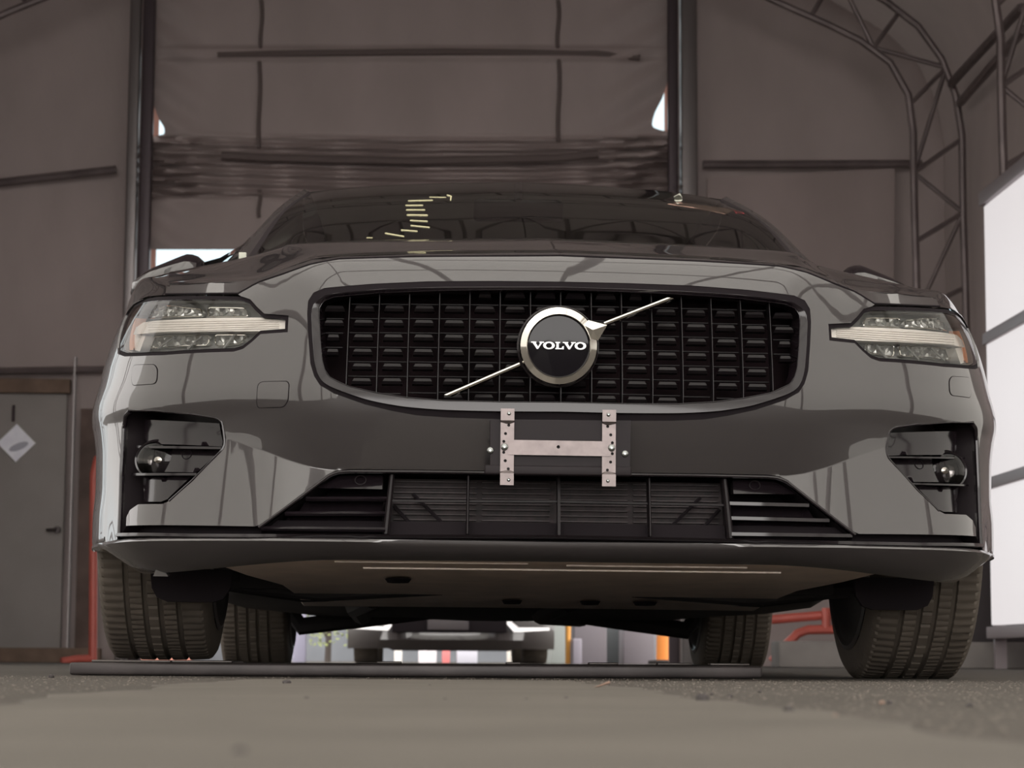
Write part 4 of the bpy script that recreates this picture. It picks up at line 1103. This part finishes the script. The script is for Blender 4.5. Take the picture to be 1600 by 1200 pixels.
IN_ = prof_full(inner); OUT_ = prof_full(outer)
def truss_arch(y, label):
    t = thing('tent_truss', label, 'truss', (CX, y, 0), 'arched tent trusses')
    o = Vector((-CX, -TY, 0))
    MB().tube([p + o for p in resample(IN_, 60)], .030, 8).build('inner_chord', STEEL, t)
    MB().tube([p + o for p in resample(OUT_, 60)], .030, 8).build('outer_chord', STEEL, t)
    a = resample(IN_, 33); b = resample(OUT_, 33); w = MB()
    for i in range(32):
        w.tube([a[i] + o, b[i] + o], .020, 6); w.tube([a[i] + o, b[i + 1] + o] if i % 2 else [b[i] + o, a[i + 1] + o], .018, 6)
    w.build('lacing', STEEL, t); return t
T0 = truss_arch(TY, 'arched lattice truss before the end wall, its leg right of the grey car')
T1 = copy_tree(T0); T1.location.y = 11.0; T1['label'] = 'nearer lattice truss whose leg stands at the right edge of the photo'
for y in (8.2, 5.4, 2.6):
    t = copy_tree(T0); t.location.y = y; t['label'] = 'lattice tent truss over the grey car, out of the picture'
for y in (-1.2, -4.2, -7.2, -10.2, -12.6):
    tag(MB().tube([Vector((p.x - CX, 0, p.z)) for p in resample(OUT_, 60)], .085, 10).build('tent_arch', STEEL, loc=(CX, y, 0)), 'single tube tent arch before the grey car, seen only mirrored in its paint', 'arch', 'front tent arches')
for x, z in ((-2.6, 5.55), (-.9, 6.35), (.55, 6.35), (2.0, 5.65), (-3.95, 3.0), (3.35, 3.0)):
    tag(MB().tube([(x, -12.6, z), (x, 2.5, z)], .06, 8).build('roof_purlin', STEEL), 'lengthwise tent tube before the grey car, seen only mirrored in its paint', 'purlin', 'front tent purlins')
# braces running between the trusses
for pts, lab in (([w_at(1486, 131, TY - .1), w_at(1596, 12, 11.4)], 'upper thin diagonal brace between the two trusses at the right'),
                 ([w_at(1500, 161, TY - .1), w_at(1600, 46, 11.3)], 'lower thick diagonal brace between the two trusses at the right')):
    tag(MB().tube(pts, .034, 8).build('truss_brace', STEEL), lab, 'brace', 'diagonal truss braces')
# fabric skin
def fabric(name, y0, y1, prof_pts, m, n=90, k=14):
    P = resample(prof_pts, n); rows = []
    for i in range(k + 1):
        y = lerp(y0, y1, i / k); rows.append([Vector((p.x, y, p.z)) for p in P])
    return tag(MB().grid(rows).build(name, m, sharp=60), kind='structure')
off_out = [Vector((CX + (p.x - CX) * 1.02, p.y, p.z * 1.012 + .03)) for p in OUT_]; off_out[0].z = 0; off_out[-1].z = 0
side_r = [p for p in off_out if p.x > CX + 3.7 and p.z < 4.3]; side_l = [p for p in off_out if p.x < CX - 3.7 and p.z < 4.3]
kr = off_out.index(side_r[-1]); kl = off_out.index(side_l[0])
SPLIT = 2.6
for nm, y0, y1, m in (('rear', SPLIT, WY + .1, FAB), ('front', -12.5, SPLIT, FABW)):
    fabric('ceiling' + ('' if nm == 'rear' else '_front'), y0, y1, off_out[kr:kl + 1], m)
    fabric('wall_right' + ('' if nm == 'rear' else '_front'), y0, y1, off_out[:kr + 1], m, 16)
    fabric('wall_left' + ('' if nm == 'rear' else '_front'), 6.8 if nm == 'rear' else y0, y1 if nm == 'rear' else 1.3, off_out[kl:], m, 16)
# end wall, with the big opening left free
ox0 = w_at(231, 600, WY).x; ox1 = w_at(1046, 600, WY).x
sect = [(CX + (p.x - CX) * 1.012, p.z * 1.012) for p in resample(off_out, 70)]
def wrinkle(x, z):
    q = z * .75 - x * .9; return .03 * sin(x * 2.3 + z * 1.7) + (.022 * sin(q * 5.2 + 1.3 * sin(z * .9)) + .010 * sin(q * 11 + x)) * (1 - sstep(2.9, 3.6, z)) * (1 if x < 0 else .25)
def wall_piece(name, x0, x1):
    poly = [p for p in sect if x0 <= p[0] <= x1]
    def zt(x): return max(z for xx, z in sect if abs(xx - x) < .25)
    poly = sorted(poly, key=lambda p: (p[0]))
    if x0 > 0: poly = [(x0, 0), (x0, zt(x0))] + [p for p in poly if p[1] > .01] + [(max(p[0] for p in sect), 0)]
    else: poly = [(min(p[0] for p in sect), 0)] + [p for p in poly if p[1] > .01] + [(x1, zt(x1)), (x1, 0)]
    ins = [(x0_ * .1, z * .1) for x0_ in range(-50, 50) for z in range(1, 70) if inside((x0_ * .1, z * .1), poly) and dist_poly((x0_ * .1, z * .1), poly) > .06]
    V, Tt = cdt_fill(poly, [], ins)
    return tag(MB().add([Vector((x, WY + .02 + wrinkle(x, z) * (1 if dist_poly((x, z), poly) > .05 else 0), z)) for x, z in V], Tt).build(name, FAB, sharp=80), kind='structure')
wall_piece('wall_back_left', -9, w_at(226, 600, WY).x); wall_piece('wall_back_right', w_at(1049, 600, WY).x, 9)

# roll-up curtain filling the opening down to its hem
def cpt(px, py, dy=0): return w_at(px, py, WY - .06 + dy)
cur_rows = []
HB = 200
def left_edge(y):   return spl([(-330, 231), (-60, 231), (100, 231), (122, 232), (160, 239), (185, 248), (203, 257), (209, 257), (214, 238), (222, 231), (300, 231), (390, 233)], y)
def right_edge(y):  return spl([(-330, 1045), (-60, 1045), (118, 1044), (150, 1036), (180, 1022), (195, 1019), (201, 1024), (205, 1041), (215, 1046), (300, 1047), (390, 1048)], y)
ys = [-320 + 16 * i for i in range(20)] + [0 + 2.5 * i for i in range(157)]
for y in ys:
    row = []
    a, b = left_edge(y), right_edge(y)
    for i in range(97):
        t = i / 96; px = lerp(a, b, t)
        edge = (1 - sstep(0, .15, t)) + sstep(.80, 1, t)
        sag = 26 * (t * (1 - t) * 4)
        bunch = sstep(205, 225, y) * (1 - sstep(302, 316, y))
        f = bunch * (.085 * sin((y - sag * .55) * .42 + 1.2 * sin(t * 5)) * (.35 + .75 * edge + .3 * sin(t * 3)) + edge * .05 * sin(t * 95 + y * .32 + 2 * sin(y * .2)) + edge * .04 * sin(y * .8 + t * 30))
        bat = sstep(70, 78, y) * (1 - sstep(88, 100, y)); f += -.05 * bat
        wr = edge * .035 * sin(y * .10 + (px - (1040 if t > .5 else 235)) * .06 * (1 if t > .5 else -1)) * (1 - bunch)
        q = cpt(px, y, f + wr + .015 * sin(px * .01 + y * .02))
        if y < 0: q.z = min(q.z, min(zz for xx, zz in sect if abs(xx - q.x) < .2) + .02)
        row.append(q)
    cur_rows.append(row)
CUR = thing('roll_up_curtain', 'grey fabric roll-up door curtain bunched in folds above the grey car roof', 'curtain', (w_at(640, 300, WY).x, WY, 0))
o_ = -CUR.location
def cu(mb, name, m, **k):
    mb.v = [tuple(Vector(p) + o_) for p in mb.v]; return mb.build(name, m, CUR, **k)
cu(MB().grid(cur_rows), 'fabric', FAB, sharp=80)
STRAP = mat('curtain_strap', (.15, .12, .115), rough=.9)
b_ = MB()
b_.tube([cpt(x, y, -.05) for x, y in ((340, 86), (500, 83), (700, 81), (930, 84), (1000, 90))], .028, 6)
cu(b_, 'batten', STRAP)
b_ = MB()
b_.tube([cpt(x, y, -.10) for x, y in ((346, 243), (420, 247), (640, 252), (870, 247), (935, 241))], .034, 6); cu(b_, 'batten', STRAP)
for x, y0, y1 in ((408, 0, 84), (405, 96, 232), (872, 0, 80), (873, 93, 222), (405, 296, 340)):
    b_ = MB().tube([cpt(x + 1.5 * sin(t), lerp(y0, y1, t / 6), -.035) for t in range(7)], .018, 5)
    cu(b_, 'pull_strap', STRAP)
# posts both sides of the opening
def post(px0, px1, dy, m, lab, z=6.4, name='door_post'):
    a = w_at(px0, 600, WY + dy); b = w_at(px1, 600, WY + dy); c = (a.x + b.x) / 2; h = (b.x - a.x) / 2
    zz = max(zt for xx, zt in sect if abs(xx - c) < .35) - .30
    return tag(MB().rbox((-h, -h, 0), (h, h, zz), .015).build(name, m, loc=(c, WY + dy, 0)), lab, 'post', 'posts of the door opening')
POSTD = mat('dark_post', (.075, .058, .066), rough=.4, metal=.4)
post(190, 208, -.20, STEEL_L, 'left grey steel post beside the big opening, nearest the left wall')
post(211, 230, -.28, POSTD, 'left dark purple steel post at the edge of the curtain')
post(1044, 1060, -.28, POSTD, 'right dark steel post touching the edge of the curtain')
post(1064, 1090, -.20, STEEL_L, 'right grey steel post beside the big opening, nearest the truss leg')
# outer curtain guide strips seen as pale edges in the gaps
for px, lab in ((235, 'tan strip in the left gap beside the curtain'), (1043, 'tan strip in the right gap beside the curtain')):
    a = w_at(px, 600, WY + .34); tag(MB().box((-.022, -.01, 1.5), (.022, .01, 5.6)).build('guide_strip', mat('tan_strip', (.55, .33, .27), rough=.7) if 'tan_strip' not in MATS else MATS['tan_strip'], loc=(a.x, WY + .34, 0)), lab, 'strip', 'curtain guide strips')
# rails on the wall
def rail(px0, py0, px1, py1, r, lab, m=STEEL, dy=-.12):
    tag(MB().tube([w_at(px0, py0, WY + dy), w_at(px1, py1, WY + dy)], r, 8).build('wall_rail', m), lab, 'rail', 'horizontal rails on the end wall')
rail(-60, 292, 182, 265, .035, 'sloping tube rail on the end wall, upper left')
rail(-60, 581, 186, 577, .030, 'low tube rail above the white door on the left')
rail(1098, 257, 1440, 256, .035, 'tube rail on the end wall right of the opening')
# fabric hem right of the opening, below the rail
hm = MB(); P = [w_at(x, y, WY - .10) for x, y in ((1105, 278), (1250, 270), (1398, 263), (1396, 560), (1105, 560))]
hm.add(P + [p + Vector((0, .05, 0)) for p in P], [(0, 1, 2, 3, 4), (0, 5, 6, 1), (1, 6, 7, 2), (2, 7, 8, 3), (4, 9, 5, 0)])
tag(hm.build('fabric_flap', FAB, smooth=False), 'taut fabric flap under the rail right of the opening', 'fabric panel')

# ------------------------------------------------------------------ door in the end wall, left
DY = WY - .06
def dbox(px0, py0, px1, py1, y0, y1):
    a = w_at(px0, py1, DY); b = w_at(px1, py0, DY); return (a.x, y0, max(0, a.z)), (b.x, y1, b.z)
door = tag(MB().rbox(*dbox(-88, 616, 106, 1012, DY - .03, DY + .02), .008).build('door_1', mat('grey_door', (.27, .245, .235), rough=.6, var=.06, vscale=3)), kind='structure')
dh = MB(); p = w_at(90, 828, DY - .05); q = w_at(72, 828, DY - .10)
dh.tube([p + Vector((0, .03, 0)), p + Vector((0, -.05, 0))], .028, 12).tube([p + Vector((0, -.05, 0)), q], .012, 8)
dh.build('door_handle', mat('dark_handle', (.05, .04, .04), rough=.4, metal=.5), door)
WOOD = mat('brown_timber', (.17, .115, .085), rough=.8, var=.25, vscale=6)
tag(MB().rbox(*dbox(-100, 594, 112, 614, DY - .09, DY), .006).build('trim_2', WOOD), kind='structure')
tag(MB().rbox(*dbox(108, 560, 120, 1014, DY - .10, DY), .006).build('trim_3', STEEL_L), kind='structure')
tag(MB().rbox(*dbox(118, 640, 160, 1014, DY - .06, DY), .006).build('trim_4', mat('rust_brown_board', (.13, .09, .078), rough=.8, var=.3, vscale=5)), kind='structure')
a = w_at(20, 1033, DY - .2); b = w_at(158, 1013, DY - .2)
tag(MB().rbox((a.x - .6, DY - .26, 0), (b.x, DY - .16, b.z), .006).build('timber_sill', WOOD), 'brown timber beam lying along the foot of the end wall by the door', 'beam')
# diamond sign on the door
c = w_at(25, 692, DY - .07); h = .152
sg_ = thing('diamond_sign', 'pale bluish diamond shaped plate hanging on the grey door', 'sign', (c.x, DY - .045, c.z))
MB().prism([(0, -h), (h, 0), (0, h), (-h, 0)], [], lambda x, z, d: Vector((x, -.012 + .008 * d, z))).build('plate', mat('sign_white', (.85, .86, .98), rough=.3, var=.08, vscale=10), sg_, smooth=False)
MB().prism(ell(.02, -.035, .075, .03, 24), [], lambda x, z, d: Vector((x + z * .0, -.0135 + .002 * d, z + x * .35))).build('grey_patch', mat('sign_patch', (.38, .38, .46), rough=.3), sg_, smooth=False)
MB().tube([(-.03, -.01, h + .02), (-.03, -.01, h + .15)], .012, 6).build('hook', POSTD, sg_)
# red guard rail, left, and the red tubular barrier behind the right wheels
RED = mat('red_paint', (.48, .10, .075), rough=.45, var=.12, vscale=7)
def tubes(name, paths, r, lab, cat, m=RED, y=13.0):
    t = thing(name, lab, cat, (w_at(paths[0][1][0][0], 1000, y).x, y, 0))
    for nm, pts in paths:
        MB().tube([w_at(x, yy, y + dy) - t.location for x, yy, dy in pts], r, 10).build(nm, m, t)
    return t
tubes('guard_rail', (('upright', [(145, 1034, 0), (146, 860, 0), (147, 740, 0), (152, 718, 0), (166, 704, 0), (196, 700, 0)]), ('foot', [(96, 1034, -.1), (120, 1030, -.05), (145, 1029, 0)])), .030, 'tall red hooped guard rail standing left of the grey car', 'guard rail')
tubes('red_barrier', (('lower_tube', [(1206, 1034, 0), (1228, 1008, 0), (1246, 990, 0), (1262, 984, 0), (1340, 983, 0)]), ('post', [(1291, 984, 0), (1291, 950, 0)]), ('brace', [(1228, 1000, .1), (1266, 1036, .1)]), ('top_tube', [(1205, 968, .05), (1340, 957, .05)])), .032, 'red tubular barrier frame seen between the right front and rear tyres', 'barrier', y=12.0)
# kerb along the right side
ky = 9.95
k0 = w_at(1218, 1002, ky)
kb = MB().rbox((k0.x, ky, 0), (9.0, ky + .35, w_at(1500, 1003, ky).z), .012)
tag(kb.build('kerb', mat('grey_concrete', (.17, .155, .145), rough=.85, var=.15, vscale=4)), 'grey concrete kerb behind the right front tyre', 'kerb')
yl = MB().box((w_at(1530, 1050, 8.4).x, 6.2, .001), (6, 6.6, .003)); tag(yl.build('painted_line', mat('yellow_line', (.50, .36, .18), rough=.8, var=.3, vscale=6), smooth=False), 'worn yellow line painted on the asphalt at the right', 'line marking')
dk_ = MB().rbox((w_at(1190, 1000, ky + .6).x, ky + .6, 0), (w_at(1318, 1000, ky + .6).x, ky + .9, w_at(1250, 985, ky + .6).z + .02), .01)

# light panel wall on the right
XP = w_at(1541, 600, 9.8).x
zb = w_at(1570, 985, 9.8).z; z1 = w_at(1563, 757, 9.8).z; z2 = w_at(1556, 531, 9.8).z; z3 = w_at(1541, 316, 9.8).z
LP = thing('light_panel', 'tall white glowing light panel in a grey frame at the right edge', 'light panel', (XP + .15, 7.2, 0))
LO = -LP.location; LEN = 5.2; NP = 4
PG = mat('panel_glow', (.35, .35, .35), rough=.5, emit=(1.0, .94, .95), es=.30)
FRM = mat('panel_frame', (.30, .26, .27), rough=.4, metal=.4)
for a, b in ((zb, z1), (z1, z2), (z2, z3)):
    for k in range(NP):
        y0 = 9.8 - LEN * k / NP; y1 = 9.8 - LEN * (k + 1) / NP
        MB().rbox(Vector((XP, y1 + .02, a + .03)) + LO, Vector((XP + .06, y0 - .02, b - .03)) + LO, .004).build('diffuser', PG, LP)
fm = MB()
for z in (z1, z2): fm.rbox(Vector((XP - .02, 9.8 - LEN, z - .035)) + LO, Vector((XP + .08, 9.8, z + .035)) + LO, .005)
fm.build('crossbar', FRM, LP)
fm = MB().rbox(Vector((XP - .02, 9.8 - LEN, z3 - .02)) + LO, Vector((XP + .08, 9.83, z3 + .06)) + LO, .005); fm.build('top_rail', FRM, LP)
fm = MB().rbox(Vector((XP - .02, 9.8 - LEN, zb - .05)) + LO, Vector((XP + .08, 9.83, zb + .02)) + LO, .005); fm.build('bottom_rail', FRM, LP)
for y in [9.8 - LEN * k / NP for k in range(NP + 1)]:
    MB().rbox(Vector((XP + .02, y - .02, zb)) + LO, Vector((XP + .09, y + .02, z3)) + LO, .004).build('upright', FRM, LP)
    MB().tube([Vector((XP + .08, y, z1)) + LO, Vector((XP + .75, y, .02)) + LO], .025, 8).build('prop', FRM, LP)
    MB().box(Vector((XP + .02, y - .02, .0)) + LO, Vector((XP + .09, y + .02, zb)) + LO).build('foot', FRM, LP)
# equipment rack between the car and the panel
er = thing('equipment_rack', 'dark equipment rack with pale clamps beside the light panel', 'rack', (w_at(1556, 800, 10.5).x, 10.5, 0))
EO = -er.location
x0 = w_at(1490, 800, 10.5).x; x1 = w_at(1600, 800, 10.5).x
MB().rbox(Vector((x0, 10.5, .0)) + EO, Vector((x1, 10.75, w_at(1556, 618, 10.5).z)) + EO, .02).build('cabinet', mat('rack_dark', (.035, .028, .030), rough=.6), er)
for py in (664, 744, 852):
    m = MB()
    for d in (-6, 7): m.tube([w_at(1544, py + d, 10.45) + EO, w_at(1566, py + d, 10.45) + EO], .014, 8)
    m.rbox(w_at(1546, py + 7, 10.4) + EO, w_at(1553, py - 22 if py > 800 else py - 6, 10.46) + EO, .004)
    m.build('clamp', mat('pale_clamp', (.55, .55, .58), rough=.35, metal=.3) if 'pale_clamp' not in MATS else MATS['pale_clamp'], er)

# ------------------------------------------------------------------ outside, seen under the car and below the curtain
def wheel_simple(x, y, p, w):
    o = MB().lathe([(.20, -w), (.31, -w), (.325, -w * .8), (.325, w * .8), (.31, w), (.20, w)], 40, Matrix.Translation((x, y, .325))).build('wheel', RUBBER, p)
    MB().lathe([(.01, w * .5), (.20, w * .6), (.205, w * .9), (.205, -w * .9), (.20, -w * .6), (.01, -w * .5)], 32, Matrix.Translation((x, y, .325))).build('rim', RIM, o)
by0 = 17.6
bcx = w_at(706, 1000, by0).x
C2_ = thing('car', 'dark car with white angled bumper trims parked outside behind, seen under the grey car', 'car', (bcx, by0, 0))
PD = mat('second_car_paint', (.022, .018, .018), rough=.25, coat=1, coat_ior=1.5)
def bpx(px, py, dy=0): return w_at(px, py, by0 + dy) - C2_.location
zl = bpx(700, 1017).z; zm = bpx(700, 983).z
rows = []
for t in range(41):
    x = lerp(-.97, .97, t / 40); bow = .55 * (abs(x) / .97) ** 4
    rows.append([Vector((x, .30 + bow, zl + .02)), Vector((x, .06 + bow, zl + (.0 if abs(x) < .55 else .02))), Vector((x, .0 + bow, zl + .10)), Vector((x, .02 + bow, zm)), Vector((x, -.02 + bow, zm + .12)), Vector((x, .05 + bow, .66)), Vector((x * .97, .25 + bow, .80)), Vector((x * .95, 1.1, .98 - .06 * x * x)), Vector((x * .92, 1.5, 1.02 - .06 * x * x))])
body2 = MB().grid(rows)
rows = []
for y, zc, hw in ((1.4, 1.0, .80), (2.1, 1.42, .64), (3.2, 1.46, .64), (4.2, 1.05, .78), (4.5, 1.0, .80)):
    rows.append([Vector((x * hw, y, zc - .05 * x * x)) for x in (-1, -.6, -.2, .2, .6, 1)])
body2.grid(rows)
for sg in (-1, 1):
    body2.grid([[Vector((sg * .93, y, z)) for z in (.25, .6, .98)] for y in (.52, .6, 2.0, 3.4, 4.5)])
body2.build('body', PD, C2_, sharp=40)
MB().rbox((-.82, .5, .20), (.82, 4.3, .34), .03).build('underbody', UNDER, C2_)
gr2 = MB().rbox(Vector((bpx(612, 978).x, -.03, bpx(640, 988).z)), Vector((bpx(792, 978).x, .06, bpx(640, 945).z)), .01); gr2.build('grille', BLACK_MATT, C2_)
pl2 = MB().rbox(Vector((bpx(668, 978).x, -.05, bpx(640, 984).z)), Vector((bpx(732, 978).x, -.03, bpx(640, 966).z)), .004); pl2.build('number_plate', mat('plate_grey', (.07, .06, .065), rough=.5), C2_)
TRW = mat('white_glow_trim', (.85, .83, .82), rough=.3, emit=(1, .96, .95), es=.25)  # bumper trims, no lamps: their bright shine is put in as a glow
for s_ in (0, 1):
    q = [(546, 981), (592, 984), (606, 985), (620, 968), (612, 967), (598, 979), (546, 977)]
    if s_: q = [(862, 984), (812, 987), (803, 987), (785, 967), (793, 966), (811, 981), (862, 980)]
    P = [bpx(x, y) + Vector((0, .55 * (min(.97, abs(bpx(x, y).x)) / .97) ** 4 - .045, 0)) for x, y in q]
    MB().add(P + [p + Vector((0, .05, 0)) for p in P], [tuple(range(7)), tuple(range(13, 6, -1))] + [(i, (i + 1) % 7, 7 + (i + 1) % 7, 7 + i) for i in range(7)]).build('glow_trim', TRW, C2_, smooth=False)
for sg in (-1, 1):
    for y in (.95, 3.6): wheel_simple(sg * .80, y, C2_, .115)
# things standing outside, further back
def block(name, px0, py0, px1, y, m, lab, cat, dep=.3, bev=.01, foot=0):
    a = w_at(px0, 1034, y); b = w_at(px1, py0, y); h = (b.x - a.x) / 2
    return tag(MB().rbox((-h, 0, 0), (h, dep, b.z), bev).build(name, m, loc=((a.x + b.x) / 2, y, 0)), lab, cat)
block('white_board', 457, 955, 479, 21, mat('white_board', (.36, .35, .46), rough=.5), 'tall white board standing outside behind the left rear tyre', 'board', .05)
block('storage_cabinet', 897, 972, 948, 21, mat('lavender_grey_metal', (.17, .155, .175), rough=.5), 'pale lavender cabinet outside, left of the grey green one', 'cabinet', .6)
block('storage_cabinet', 947, 966, 974, 22.0, mat('grey_green_metal', (.10, .11, .115), rough=.5), 'narrow grey green cabinet outside between two lavender ones', 'cabinet', .6)
block('storage_cabinet', 974, 962, 1023, 21.3, mat('lavender_metal_right', (.16, .147, .165), rough=.5), 'wide lavender cabinet outside, nearest the orange barrel', 'cabinet', .6)
ob = w_at(1041, 1000, 20.5)
brl = thing('traffic_barrel', 'bright orange traffic barrel outside, seen left of the right rear tyre', 'barrel', (ob.x, 20.5, 0))
ORG = mat('orange_plastic', (.85, .30, .07), rough=.45)
MB().lathe([(.001, 0), (.13, 0), (.13, .03), (.105, .05), (.10, .4), (.092, .75), (.08, .95), (.001, .97)], 28, Matrix.Rotation(-pi / 2, 4, 'Y')).build('drum', ORG, brl)
MB().lathe([(.104, .30), (.102, .40)], 28, Matrix.Rotation(-pi / 2, 4, 'Y')).build('reflective_band', mat('band_white', (.8, .62, .5), rough=.4), brl)
MB().lathe([(.19, 0), (.19, .04), (.13, .05)], 28, Matrix.Rotation(-pi / 2, 4, 'Y')).build('base', UNDER, brl)
oc = w_at(887.5, 1000, 20.2)
tag(MB().lathe([(.02, 0), (.028, .01), (.028, .35), (.03, .36), (.03, .52), (.001, .54)], 16, Matrix.Rotation(-pi / 2, 4, 'Y')).build('marker_post', mat('orange_post', (.75, .36, .08), rough=.5), loc=(oc.x, 20.2, 0)), 'slim orange marker post outside, right of the parked dark car', 'post')
block('white_bin', 895, 998, 909, 20.0, mat('white_bin', (.30, .28, .33), rough=.5), 'small white bin outside before the lavender cabinet', 'bin', .25)
block('parked_van', 862, 930, 884, 24, mat('van_green_grey', (.22, .24, .23), rough=.5), 'pale green grey van side outside, right of the parked dark car', 'van', 2)
block('brick_wall', -60, 905, 300, 33, mat('outer_brick', (.38, .16, .12), rough=.8, var=.2, vscale=4), 'reddish brick wall far outside behind the left tyre', 'wall', .3)
block('boundary_wall', 300, 880, 1180, 34, mat('pale_render', (.13, .14, .155), rough=.8, var=.25, vscale=.8), 'pale rendered wall far behind the parked dark car', 'wall', .3)
# young street tree outside with its stake
tp = w_at(512, 1034, 24)
tt = thing('young_tree', 'slim young tree with green leaves outside, left of the parked dark car', 'tree', (tp.x, 24, 0))
MB().tube([(0, 0, 0), (.01, 0, .4), (-.02, 0, .9), (.0, 0, 1.6)], [.04, .032, .025, .012], 8).tube([(0, 0, .25), (-.12, 0, .5), (-.2, 0, .8)], .012, 6).build('trunk', mat('bark', (.05, .04, .035), rough=.9), tt)
lv = MB(); rd = random.Random(5)
for i in range(420):
    c = Vector((rd.gauss(0, .22), rd.gauss(0, .22), rd.uniform(.28, 1.8) if i > 60 else rd.uniform(.2, .4))); a = Vector((rd.uniform(-1, 1), rd.uniform(-1, 1), rd.uniform(-1, 1))).normalized(); b = a.orthogonal().normalized()
    lv.add([c - a * .03, c + b * .014, c + a * .03, c - b * .014], [(0, 1, 2, 3)])
lv.build('leaves', mat('leaf_green', (.20, .24, .07), rough=.7), tt, fix=False, smooth=False)
for px, w_, lab, col in ((622, 6, 'white crate outside under the parked dark car, leftmost of the bright crates', (.85, .82, .78)), (668, 14, 'wide white crate outside seen under the parked dark car', (.85, .80, .84)), (697, 6, 'pink red crate outside seen under the parked dark car', (.75, .22, .22)), (730, 16, 'grey white crate outside seen under the parked dark car', (.55, .55, .62)), (806, 13, 'pale crate outside, right end under the parked dark car', (.70, .66, .60))):
    a = w_at(px - w_, 1034, 23.6); b = w_at(px + w_, 1016, 23.6); h = (b.x - a.x) / 2
    tag(MB().rbox((-h, 0, 0), (h, .25, .16), .006).build('crate', mat('crate_%d' % px, col, rough=.5), loc=((a.x + b.x) / 2, 23.6, 0)), lab, 'crate', 'crates outside')
